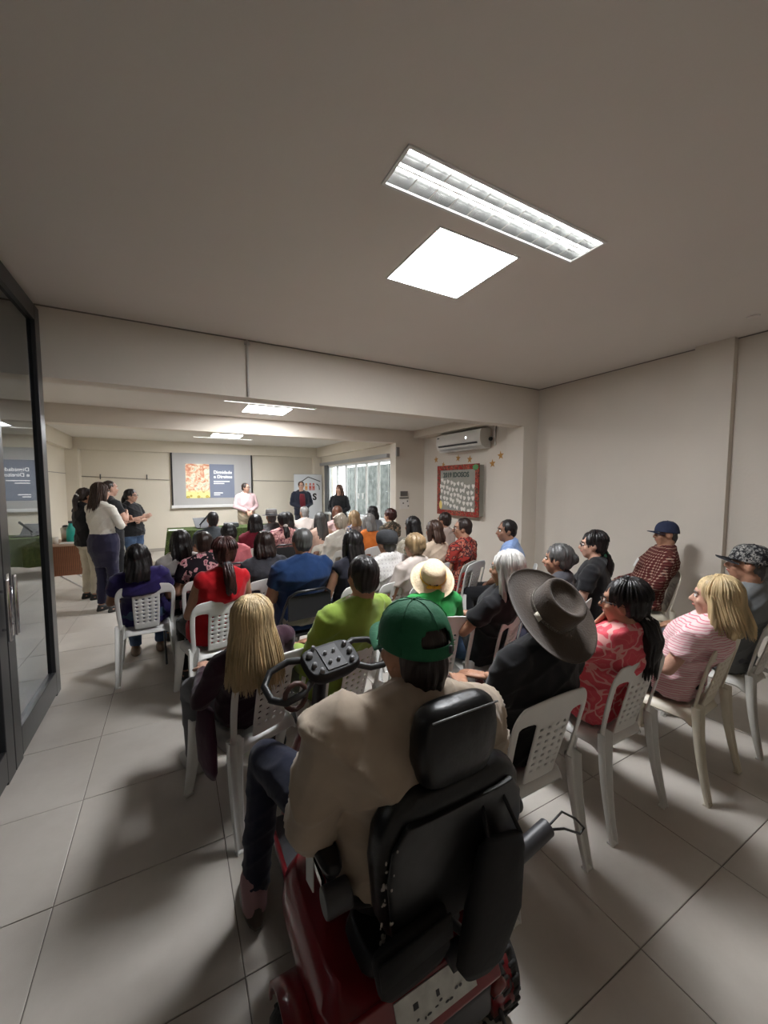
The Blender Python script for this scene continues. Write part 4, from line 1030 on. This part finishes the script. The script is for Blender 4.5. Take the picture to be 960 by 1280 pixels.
# cloth bag hanging from the seat back
bag = MB(); bag.loft([((0, 0, -.34), .045, .012), ((0, 0, -.31), .075, .022), ((0.01, 0, -.18), .090, .034), ((0, 0, -.03), .075, .026), ((0, 0, 0), .065, .012)], 20, Matrix.Translation((SE + .10, .675, .80)) @ Matrix.Rotation(R(14), 4, 'Y'), p=3)
bag.tube([(SE + .05, .675, .79), (SE + .06, .72, .88), (SE + .13, .72, .88), (SE + .16, .675, .78)], .006, 6)
bg_ = tag(bag.obj('cloth_bag', M_nyl, None), 'black cloth bag hanging behind the scooter seat back', 'bag')
bag = MB(); bag.loft([((0, 0, -.13), .08, .015), ((0, 0, -.10), .10, .025), ((0, 0, -.03), .105, .025), ((0, 0, 0), .10, .012)], 20, Matrix.Translation((SX - .11, .72, .64)) @ Matrix.Rotation(R(-6), 4, 'Y'), p=4)
bag.box((-.10, -.030, -.06), (.10, -.024, .005), Matrix.Translation((SX - .11, .72, .64)) @ Matrix.Rotation(R(-6), 4, 'Y'))
tag(bag.obj('saddle_pouch', M_nyl, None), 'low black pouch strapped under the scooter seat back', 'pouch')

# ------------------------------------------------------------------ people and their chairs
navy = (.014, .015, .032)
def sit(key, px, zh, yaw, desc, chair=None, cy=None, cdesc=None, **k):
    root = person(key, 0, 0, zh, yaw, 'person ' + desc, px=px, **k)
    if chair:
        c = R(yaw if cy is None else cy); x, y = root.location.x, root.location.y
        lb = cdesc or k.get('short', desc)
        if chair == 'fold': folding_chair(x, y, yaw if cy is None else cy, M_vin, lb)
        else: plastic_chair(x, y, yaw if cy is None else cy, {'w': M_pw, 'i': M_pi, 'g': M_pg}[chair], lb)
    return root
denim = mat('denim', (.05, .09, .17), .85, bump=.4, bscale=40, var=.3, vscale=14)
# scooter rider
person('P1', 0, 0, 1.20, 0, 'person in green cap and tan jacket seated on the red scooter', 'm', 'm', (.43, .35, .27), 'long', navy, 'buzz', 'dbrown', 'cap', 'lap', hyaw=2, hpitch=-4, lean=2, side=9, fat=1.08, vox=.009,
       px=(516, 812), sw=1.32, collar=True, hatcol=(.012, .125, .055), puff=2.6, neck=.05, pzo=.66, hscale=1.18,
       legs={-1: (V((-.11, .05, .66)), V((-.27, .48, .66)), V((-.32, .50, .10))), 1: (V((.11, .05, .68)), V((.14, .48, .64)), V((.12, .52, .26)))}, pmat=cloth((.012, .014, .030), 'navy_trousers'), shoes=(.045, .03, .02), group='scooter rider')
P1 = PEOPLE['P1']
MB().tube([V((-.32, .495, .19)), V((-.32, .49, .07))], [.052, .046], 14).obj('sock', mat('pink_sock', (.30, .17, .18), .8), P1)
sit('P2', (684, 770), 1.13, 0, 'in black shirt with a wide-brimmed brown hat tilted back', 'w', cdesc='bright white perforated plastic chair under the person in brown hat', sex='m', shirt=(.012, .012, .014), sleeve='short', pants=(.012, .013, .022), hair='buzz', hc='dbrown', hat='wide', hpitch=10, hatpitch=34, fat=1.05, vox=.010, hyaw=-4, pmat=cloth((.012, .013, .022)), at=(1.34, 1.27))
m3 = patmat('coral_floral', 'floral', [(.72, .10, .13), (.80, .38, .36), (.76, .16, .18)], .8)
sit('P3', (780, 754), 1.12, 0, 'in coral floral blouse with a dark low ponytail and glasses', 'w', cdesc='white plastic chair under the person in coral floral blouse', shirt=m3, hair='lowpony', hc='black', long=.30, locks=110, pose='chin', hyaw=22, hroll=-4, vox=.010, glasses=True, fat=1.05, pants=(.02, .02, .03), at=(2.0, 1.28))
m4 = patmat('pink_stripe', 'stripes', [(.78, .60, .60), (.60, .04, .13)], .8)
sit('P4', (893, 748), 1.08, 4, 'in pink and white striped shirt with wavy blond hair', 'i', cdesc='ivory plastic chair under the person in pink striped shirt', shirt=m4, hair='half', hc='blond', locks=190, hyaw=12, skin='l', vox=.009, pants=(.01, .01, .012), fat=1.08, at=(2.64, 1.2))
sit('P5', (935, 706), 1.19, 2, 'in grey t-shirt with a black camouflage cap at the right edge', 'g', cdesc='greyish plastic chair at the right edge under the person in camouflage cap', sex='m', shirt=(.17, .18, .185), hair='buzz', hc='dgrey', hat='camo', hyaw=20, vox=.010, fat=1.15, pmat=cloth((.12, .13, .15)), hpitch=4, at=(3.36, 1.2))
sit('P6', (314, 776), 1.04, 22, 'in dark maroon top with long straight blond hair seen from behind', 'w', cy=22, cdesc='white plastic chair in the left foreground under the person with blond hair', shirt=(.035, .012, .022), sleeve='long', hair='long', hc='blond', long=.30, locks=520, hyaw=-20, skin='l', vox=.010, fat=1.0, pmat=cloth((.16, .16, .17)), shoes=(.5, .48, .45), at=(0.31, 2.16))
sit('P7', (453, 722), 1.19, 18, 'in lime green shirt with short black hair', 'w', cdesc='white plastic chair under the person in lime green shirt', sex='m', shirt=(.24, .345, .055), sleeve='long', hair='short', hc='black', hyaw=-14, vox=.010, fat=1.1, sw=1.05, pmat=cloth((.10, .11, .06)), at=(0.8, 2.15))
sit('P8', (541, 722), 1.06, -12, 'in bright green shirt wearing a cream sun hat with yellow bow', 'w', cdesc='white plastic chair under the person in cream sun hat', shirt=(.03, .30, .07), hair='buzz', hc='dgrey', hat='sun', hpitch=8, hatpitch=32, hyaw=-14, vox=.011, sw=.9)
sit('P9', (632, 712), 1.15, 22, 'in black t-shirt with silver bobbed hair holding a phone', 'w', cdesc='white plastic chair under the person with silver bobbed hair', shirt=(.012, .012, .013), hair='half', hc='silver', locks=150, pose='phone', hyaw=4, vox=.010, pmat=denim, at=(1.92, 2.08))
sit('P10', (697, 700), 1.13, 20, 'with dark grey hair tied in a low bun behind the brown hat', 'w', cdesc='white plastic chair under the person with grey hair in a bun', shirt=(.06, .06, .07), hair='bun', hc='dgrey', hyaw=10, vox=.012)
sit('P11', (741, 682), 1.19, 24, 'in black top with glasses and hair tied with a green band', 'w', cdesc='white plastic chair under the person with green hair band', shirt=(.014, .014, .016), hair='lowpony', hc='black', long=.2, locks=60, glasses=True, hyaw=16, skin='l', vox=.011)
m12 = patmat('red_plaid', 'plaid', [(.10, .018, .018), (.05, .012, .014), (.20, .07, .05), (.42, .30, .24)], 1.3)
sit('P12', (832, 668), 1.21, 38, 'in dark red plaid shirt and navy cap leaning on the right wall', 'i', cdesc='ivory plastic chair by the right wall under the person in plaid shirt', sex='m', shirt=m12, sleeve='long', hair='buzz', hc='dgrey', hat='cap', hatcol=(.02, .028, .07), hyaw=16, skin='m', lean=16, vox=.010, fat=1.15, collar=True, pants=(.02, .02, .025))
sit('P13', (281, 692), 1.18, 12, 'in bright red sleeveless top with a dark low ponytail', 'w', cdesc='white plastic chair under the person in bright red top', shirt=(.46, .006, .012), sleeve='none', hair='lowpony', hc='red', long=.22, locks=60, hyaw=-14, skin='m', vox=.011, fat=1.12, pants=(.01, .01, .01), at=(0.25, 3.34))
sit('P14', (172, 698), 1.07, 3, 'in purple top with black hair seated alone at the left aisle', 'w', cdesc='white plastic chair at the left aisle under the person in purple', shirt=(.022, .014, .085), hair='half', hc='black', vox=.011, fat=1.2, skin='d', pmat=denim, shoes=(.24, .17, .12), at=(-0.25, 4.16))
sit('P15', (226, 678), 1.13, 4, 'in pale grey top with black hair near the green table', 'fold', cdesc='black folding chair with tubular back behind the white aisle chair', shirt=(.42, .39, .36), hair='half', hc='black', vox=.013)
m16 = patmat('rose_print', 'roses', [(.015, .010, .014), (.50, .13, .18), (.60, .34, .34)], 1.1)
sit('P16', (254, 680), 1.14, 8, 'in black top printed with pink roses', 'w', cdesc='white plastic chair under the person in rose print top', shirt=m16, hair='short', hc='dbrown', fat=1.15, vox=.012, pants=(.01, .01, .01))
sit('P17', (330, 680), 1.14, 6, 'in charcoal shirt with thick dark hair in the left block', 'w', cdesc='white plastic chair under the person in charcoal shirt', shirt=(.045, .045, .052), hair='bob', hc='dbrown', vox=.012, fat=1.05)
sit('P18', (377, 678), 1.21, 6, 'in blue polo shirt with thick dark grey hair', 'fold', cdesc='black folding chair under the person in blue polo shirt', sex='m', shirt=(.009, .030, .095), hair='short', hc='dgrey', vox=.011, fat=1.2, sw=1.08, collar=True, pmat=cloth((.30, .27, .23)))
sit('P19', (440, 680), 1.17, 8, 'with long straight black hair and bare shoulders', 'w', cdesc='white plastic chair under the person with long straight black hair', shirt=(.02, .02, .03), sleeve='none', hair='long', hc='black', long=.36, vox=.012, pmat=denim)
m20 = patmat('white_check', 'plaid', [(.62, .60, .58), (.55, .52, .50), (.66, .64, .61), (.45, .42, .42)], 1.1)
sit('P20', (483, 678), 1.17, 8, 'in white checked shirt and dark grey flat cap', 'w', cdesc='white plastic chair under the person in dark grey flat cap', sex='m', shirt=m20, hair='buzz', hc='dgrey', hat='flat', collar=True, vox=.012)
sit('P21', (517, 683), 1.14, 10, 'in cream blouse with dark blond hair pinned up', 'w', cdesc='white plastic chair under the person in cream blouse', shirt=(.60, .52, .47), hair='updo', hc='dblond', vox=.012)
sit('P22', (266, 650), 1.20, 0, 'with very short black hair sitting right before the green table', 'g', cdesc='greyish plastic chair nearest the green table under short-haired person', sex='m', shirt=(.04, .045, .05), hair='buzz', hc='black', vox=.014, fat=1.15)
sit('P23', (286, 668), 1.14, 0, 'in salmon pink top with dark hair in a white scrunchie', 'fold', cdesc='black folding chair under the person in salmon pink top', shirt=(.62, .17, .19), hair='bun', hc='black', vox=.013, fat=1.05)
sit('P24', (319, 654), 1.17, 0, 'in dark red top with black bobbed hair', 'g', cdesc='greyish plastic chair under the person in dark red top', shirt=(.18, .015, .03), hair='bob', hc='black', vox=.014)
sit('P25', (339, 646), 1.20, 6, 'in grey shirt wearing a grey brimmed hat near the speakers', 'g', cdesc='greyish plastic chair under the person in grey brimmed hat', sex='m', shirt=(.12, .12, .125), hair='buzz', hc='dgrey', hat='fedora', vox=.015)
m26 = patmat('pink_print', 'floral', [(.60, .32, .30), (.12, .03, .06), (.7, .5, .45)], 1)
sit('P26', (354, 651), 1.17, 0, 'in pink printed top with black hair tied low', 'fold', cdesc='black folding chair under the person in pink printed top', shirt=m26, hair='lowpony', hc='black', long=.15, vox=.014)
sit('P27', (380, 641), 1.19, 10, 'in pale pink shirt with cropped grey hair', 'g', cdesc='greyish plastic chair under the person with cropped grey hair', sex='m', shirt=(.62, .54, .49), hair='buzz', hc='grey', vox=.015, fat=1.15)
sit('P28', (400, 651), 1.17, 6, 'with long loose greying hair over a peach top', 'g', cdesc='greyish plastic chair under the person with long greying hair', shirt=(.60, .40, .32), hair='long', hc='dgrey', long=.3, vox=.014)
sit('P29', (421, 641), 1.2, 12, 'in light pink top with short auburn hair', 'g', cdesc='greyish plastic chair under the person with auburn hair', shirt=(.62, .42, .40), hair='bob', hc='auburn', vox=.015)
sit('P30', (425, 654), 1.18, 10, 'in cream striped blouse with curly ash blond hair', 'g', cdesc='greyish plastic chair under the person with curly blond hair', shirt=patmat('cream_stripe', 'stripes', [(.66, .62, .54), (.48, .43, .36)], 1.2), sleeve='long', hair='curly', hc='ash', vox=.013, fat=1.15)
m31 = patmat('blue_print', 'blotch', [(.25, .19, .17), (.05, .09, .22), (.5, .42, .36)], 1)
sit('P31', (442, 648), 1.17, 10, 'in brown and blue printed top with dark blond bob', 'g', cdesc='greyish plastic chair under the person in blue printed top', shirt=m31, hair='bob', hc='dblond', vox=.014)
sit('P32', (460, 653), 1.17, 12, 'in bright orange top with grey bobbed hair', 'w', cdesc='white plastic chair under the person in bright orange top', shirt=(.72, .20, .04), hair='bob', hc='grey', vox=.013, fat=1.05)
sit('P33', (465, 641), 1.2, 12, 'with black hair seated nearest the window behind grey hair', 'g', cdesc='greyish plastic chair nearest the barred window', shirt=(.30, .32, .36), hair='bob', hc='black', vox=.015)
m34 = patmat('brown_print', 'blotch', [(.10, .08, .06), (.36, .26, .18), (.05, .06, .05)], 1.2)
sit('P34', (487, 645), 1.19, 14, 'in brown patterned top with dark red hair pinned up', 'g', cdesc='greyish plastic chair under the person in brown patterned top', shirt=m34, hair='updo', hc='red', hyaw=10, vox=.013)
sit('P35', (515, 658), 1.19, 16, 'with straight black hair seated left of the brown bob', 'w', cdesc='white plastic chair under the person with straight black hair', shirt=patmat('green_print', 'blotch', [(.4, .36, .28), (.16, .18, .12), (.55, .5, .42)], 1), sleeve='short', hair='long', hc='black', long=.26, vox=.013)
sit('P36', (542, 664), 1.18, 16, 'in beige top with smooth brown bobbed hair', 'w', cdesc='white plastic chair under the person with smooth brown bob', shirt=(.56, .44, .33), hair='bob', hc='brown', vox=.012)
sit('P37', (555, 651), 1.21, 18, 'with short dark brown hair seated just below the notice board', 'w', cdesc='white plastic chair just below the notice board', shirt=(.48, .38, .33), hair='short', hc='dbrown', vox=.013)
m38 = patmat('red_print', 'blotch', [(.34, .04, .03), (.52, .18, .12), (.08, .03, .03)], 1.2)
sit('P38', (578, 661), 1.20, 20, 'in red patterned shirt with short black hair and glasses', 'w', cdesc='white plastic chair under the person in red patterned shirt', sex='m', shirt=m38, hair='short', hc='dbrown', hyaw=34, glasses=True, vox=.011)
sit('P39', (633, 664), 1.20, 34, 'in light blue shirt with short black hair against the right wall', 'w', cy=42, cdesc='white plastic chair under the person in light blue shirt', sex='m', shirt=(.22, .32, .55), hair='short', hc='black', hyaw=28, lean=-2, skin='d', vox=.010, collar=True, pants=(.012, .012, .014), pose='clasp')
sit('P40', (359, 650), 1.16, 0, 'with black hair half hidden behind the cropped grey head', 'g', cdesc='greyish plastic chair half hidden in the front rows', shirt=(.1, .1, .1), hair='bob', hc='black', vox=.015)
# empty chair between the sun hat and the red patterned shirt
p = atz(582, 703, .85); plastic_chair(p.x - .05, p.y + .25, 26, M_pg, 'empty greyish plastic chair right of the cream sun hat')

# standing people
def std(key, px, zh, Y, yaw, desc, **k):
    d = FW * FPX + RT * (px - 480); d = d * (Y / d.y)
    return person(key, d.x, Y, zh, yaw, 'person ' + desc, stand=True, group='standing people', **k)
std('S1', 108, 1.53, 7.10, -50, 'in black top and cream trousers with long dark ponytail, standing at left', shirt=(.012, .012, .014), sleeve='long', pants=(.55, .50, .40), hair='ponytail', hc='dbrown', long=.30, pose='crossed', vox=.011, hyaw=-6)
std('S2', 128, 1.60, 6.30, -42, 'in white blouse and navy trousers with wavy brown hair, standing at left', shirt=(.66, .63, .56), sleeve='long', pants=(.022, .02, .045), hair='long', hc='brown', long=.28, pose='crossed', vox=.010, hyaw=-10, locks=70, hips=1.12, skin='l', tuck=True)
std('S3', 139, 1.64, 6.95, -58, 'in black waistcoat standing behind the one in white blouse', shirt=(.02, .02, .022), sleeve='short', pants=(.012, .012, .014), hair='buzz', hc='dbrown', pose='crossed', vox=.012, skin='l', sex='m')
std('S4', 165, 1.50, 8.2, 232, 'in black t-shirt with arms crossed and high ponytail by the far wall', shirt=(.012, .012, .013), pmat=denim, hair='ponytail', hc='black', long=.26, pose='crossed', vox=.011, hyaw=12, fat=1.12, skin='l', glasses=True)
std('S5', 308, 1.62, 10.35, 190, 'in pale pink dress shirt standing behind the green table', sex='m', shirt=(.66, .46, .47), sleeve='long', pants=(.42, .34, .24), hair='short', hc='dbrown', pose='clasp', vox=.012, hyaw=34, collar=True, fat=1.15, skin='l', glasses=True, tuck=True)
std('S6', 377, 1.67, 10.3, 176, 'in navy jacket over maroon t-shirt before the white banner', sex='m', shirt=(.015, .017, .03), sleeve='long', pants=(.03, .03, .04), hair='short', hc='brown', pose='clasp', vox=.012, fat=1.15, skin='l', hyaw=-5, glasses=True)
std('S7', 424, 1.58, 8.9, 140, 'in black blouse with long auburn hair beside the window', shirt=(.012, .012, .014), sleeve='long', pants=(.012, .012, .014), hair='half', hc='auburn', pose='clasp', vox=.012, hyaw=-18, fat=1.15, skin='l')
# maroon t-shirt front and belt
r = PEOPLE['S6']; MB().loft([((0, .095, .97), .075, .045), ((0, .105, 1.15), .085, .052), ((0, .095, 1.33), .08, .048), ((0, .07, 1.46), .06, .04)], 14).obj('tshirt_front', cloth((.12, .012, .02)), r)
r = PEOPLE['S5']; MB().loft([((0, -.03, .955), .205, .165), ((0, -.03, .99), .205, .165)], 24).obj('belt', M_black, r)
finish_jobs()
# things held or worn
r9 = PEOPLE['P9']; M9 = Matrix.Translation(r9.location) @ Matrix.Rotation(r9.rotation_euler.z, 4, 'Z')
hp = bpy.data.objects.new('phone', MB().box((-.036, -.005, -.075), (.036, .005, .075)).mesh('phone', M_black, False)); COL.objects.link(hp)
hp.matrix_world = M9 @ Matrix.Translation((-.02, .34, .76)) @ Matrix.Rotation(R(-50), 4, 'X'); tag(hp, 'dark phone held by the person with silver bobbed hair', 'phone')
r12 = PEOPLE['P12']
MB().box((-.035, -.002, -.045), (.035, .002, .045), Matrix.Translation((-.10, .075, .93)) @ Matrix.Rotation(R(24), 4, 'X')).obj('paper_tag', mat('tag_paper', (.75, .74, .72), .7), r12, False)
# jacket hanging from the chair of the blond-haired person
r6 = PEOPLE['P6']; M6 = Matrix.Translation(r6.location) @ Matrix.Rotation(r6.rotation_euler.z, 4, 'Z')
mb = MB(); mb.loft([((-.24, -.05, .26), .012, .05), ((-.25, -.05, .32), .018, .09), ((-.245, -.03, .46), .02, .10), ((-.235, -.02, .60), .018, .07)], 16, M6, p=2.5)
tag(mb.obj('jacket', cloth((.05, .012, .028), 'maroon_jacket')), 'dark maroon jacket hanging at the left side of the front white chair', 'jacket')
# dark red handbag on the floor below the silver-haired person's chair
p = atz(607, 815, .28); mb = MB(); mb.loft([((0, 0, 0), .12, .06), ((0, 0, .12), .13, .065), ((0, 0, .22), .10, .045), ((0, 0, .25), .09, .02)], 20, Matrix.Translation((r9.location.x - .02, r9.location.y + .02, 0)), p=3).tube([(r9.location.x - .09, r9.location.y + .02, .23), (r9.location.x - .02, r9.location.y + .02, .36), (r9.location.x + .05, r9.location.y + .02, .23)], .008, 8)
tag(mb.obj('handbag', mat('red_leather', (.16, .01, .015), .4)), 'dark red handbag on the floor under a white chair', 'handbag')

# ------------------------------------------------------------------ table with green cloth before the screen
M_green = patmat('green_cloth', 'blotch', [(.055, .085, .025), (.13, .17, .05), (.03, .045, .015)], 2.4)
t = tag(empty('table', (1.05, 9.45, 0)), 'long table standing below the projection screen', 'table')
MB().box((-1.14, -.35, .71), (1.14, .35, .738)).obj('tabletop', M_white, t, False)
for sx in (-1, 1):
    for sy in (-1, 1): MB().tube([(sx * 1.0, sy * .28, .71), (sx * 1.0, sy * .28, 0)], .016, 8, round_=False).obj('leg', M_alu, t)
cl = MB(); N = 60; top = []; vs = []
def edge(k):
    t_ = k / N * 4; s_ = int(t_) % 4; f = t_ - int(t_)
    P4 = [(-1.18, -.37), (1.18, -.37), (1.18, .37), (-1.18, .37)]; a, b = P4[s_], P4[(s_ + 1) % 4]
    return (a[0] + (b[0] - a[0]) * f, a[1] + (b[1] - a[1]) * f)
for lv, (z, gr) in enumerate(((.745, -.012), (.741, 0), (.60, .012), (.42, .025), (.24, .04))):
    for k in range(N):
        x, y = edge(k); q = gr * (1 + (.9 * math.sin(k * 2.1) if lv > 1 else 0)); n_ = math.hypot(x / 1.18, y / .37)
        ox = q * (1 if x > 1.17 else -1 if x < -1.17 else 0); oy = q * (1 if y > .36 else -1 if y < -.36 else 0)
        vs.append((1.05 + x + ox, 9.45 + y + oy, z + (.02 * math.sin(k * 1.3) if lv == 4 else 0)))
cl.add(vs, [(j * N + i, j * N + (i + 1) % N, (j + 1) * N + (i + 1) % N, (j + 1) * N + i) for j in range(4) for i in range(N)] + [tuple(range(N))])
tag(cl.obj('tablecloth', M_green, None, False), 'mottled green cloth draped over the long table', 'tablecloth')
tag(MB().box((-.10, 9.12, .748), (.18, 9.34, .754)).obj('paper_sheet', mat('sheet_white', (.8, .8, .78), .7), None, False), 'white papers lying on the left end of the green table', 'paper')
lp = tag(empty('laptop', (.62, 9.40, .748), R(20)), 'open black laptop seen from the side on the green table', 'laptop')
MB().box((-.17, -.12, 0), (.17, .12, .018)).obj('keyboard_base', M_black, lp, False)
MB().box((-.17, -.006, 0), (.17, .006, .24), Matrix.Translation((0, .12, .015)) @ Matrix.Rotation(R(-35), 4, 'X')).obj('lid', M_dark, lp, False)
pr = tag(empty('microphone_stand', (.50, 9.30, .748)), 'small desk stand with slanted black microphone on the green table', 'microphone')
MB().loft([((0, 0, 0), .07, .07), ((0, 0, .012), .07, .07), ((0, 0, .02), .02, .02)], 18).obj('base', M_black, pr)
MB().tube([(0, 0, .01), (.02, 0, .10), (.10, 0, .20)], .007, 8).obj('stem', M_dark, pr)
MB().tube([(.0, 0, .09), (.16, 0, .27)], [.014, .022], 10).obj('microphone', M_black, pr)
pj = tag(empty('projector', (1.15, 9.40, .748)), 'small dark projector box on the middle of the green table', 'projector')
MB().box((-.15, -.12, .0), (.15, .12, .09)).obj('case', mat('projector_grey', (.08, .085, .09), .5), pj, True, bevel=.012)
MB().cyl((.05, .12, .05), (.05, .14, .05), .03, 16).obj('lens', M_black, pj)

# ------------------------------------------------------------------ brown folding table at the left wall
t = tag(empty('side_table', (-1.68, 8.05, 0)), 'low brown table with ribbed front panel at the left wall', 'table')
M_rib = mat('brown_rattan', (.30, .125, .065), .7, var=.15, vscale=8); M_rib2 = mat('brown_rattan_groove', (.16, .06, .035), .8)
MB().box((-.36, -.36, .735), (.42, .42, .765)).obj('tabletop', mat('table_laminate', (.52, .36, .28), .5), t, True, bevel=.006)
MB().box((-.35, -.335, .27), (.41, -.325, .735)).obj('front_backing', M_rib2, t, False)
rib = MB().box((-.009, -.012, .27), (.009, 0, .735)).mesh('slat', M_rib, False)
for i in range(30):
    o = bpy.data.objects.new('slat', rib); COL.objects.link(o); o.parent = t; o.location = (-.34 + i * .0255, -.335, 0)
for (x0, x1) in ((-.32, .10), (.38, -.04)): MB().tube([(x0, -.25, .0), (x1, -.25, .34), (x1, -.25, .735)], .014, 8).obj('leg', M_alu, t)
for (x0, x1) in ((-.32, .10), (.38, -.04)): MB().tube([(x0, .30, .0), (x1, .30, .34), (x1, .30, .735)], .014, 8).obj('leg', M_alu, t)
TZ = .765
def item(x, y, rings, m, name, lb, cat, grp=None, lid=None):
    t_ = tag(empty(name, (-1.68 + x, 8.05 + y, TZ)), lb, cat, grp)
    MB().loft([((0, 0, z), r_, r_) for z, r_ in rings], 16).obj('vessel', m, t_)
    if lid: MB().loft([((0, 0, z), r_, r_) for z, r_ in lid[0]], 14).obj('lid', lid[1], t_)
M_teal = mat('teal_plastic', (.02, .32, .26), .3); M_clr = mat('frosted_cup', (.66, .62, .55), .3)
item(.20, -.05, [(0, .055), (.02, .07), (.20, .065), (.27, .035), (.31, .03)], M_teal, 'bottle', 'teal plastic bottle on the brown side table', 'bottle', None, ([(.31, .036), (.345, .036)], M_dark))
item(.30, .12, [(0, .07), (.30, .075), (.36, .04)], mat('steel_flask', (.28, .05, .09), .35), 'thermos', 'dark pink vacuum flask behind the teal bottle', 'flask', None, ([(.36, .045), (.42, .04)], M_dark))
item(.10, .10, [(0, .06), (.22, .07), (.25, .03)], mat('kettle_metal', (.5, .48, .44), .3, metal=.8), 'kettle', 'grey metal pot left of the teal bottle', 'pot', None, ([(.25, .05), (.27, .02)], M_dark))
for k, (x, y, lb) in enumerate(((-.18, -.20, 'leftmost pale cup on the brown side table'), (-.06, -.12, 'second pale cup from the left on the side table'), (.03, -.22, 'pale cup just left of the teal bottle'))):
    item(x, y, [(0, .03), (.11, .042)], M_clr, 'cup', lb, 'cup', 'pale cups on the side table')
item(-.22, .12, [(0, .06), (.14, .065), (.16, .06)], mat('jar_cream', (.62, .55, .45), .4), 'jar', 'cream jar standing at the back left of the side table', 'jar', None, ([(.16, .066), (.19, .066)], M_dark))
tag(MB().box((-1.60, 7.76, TZ), (-1.36, 7.92, TZ + .012)).obj('tray', M_white, None, True, bevel=.004), 'flat white tray at the front of the side table', 'tray')
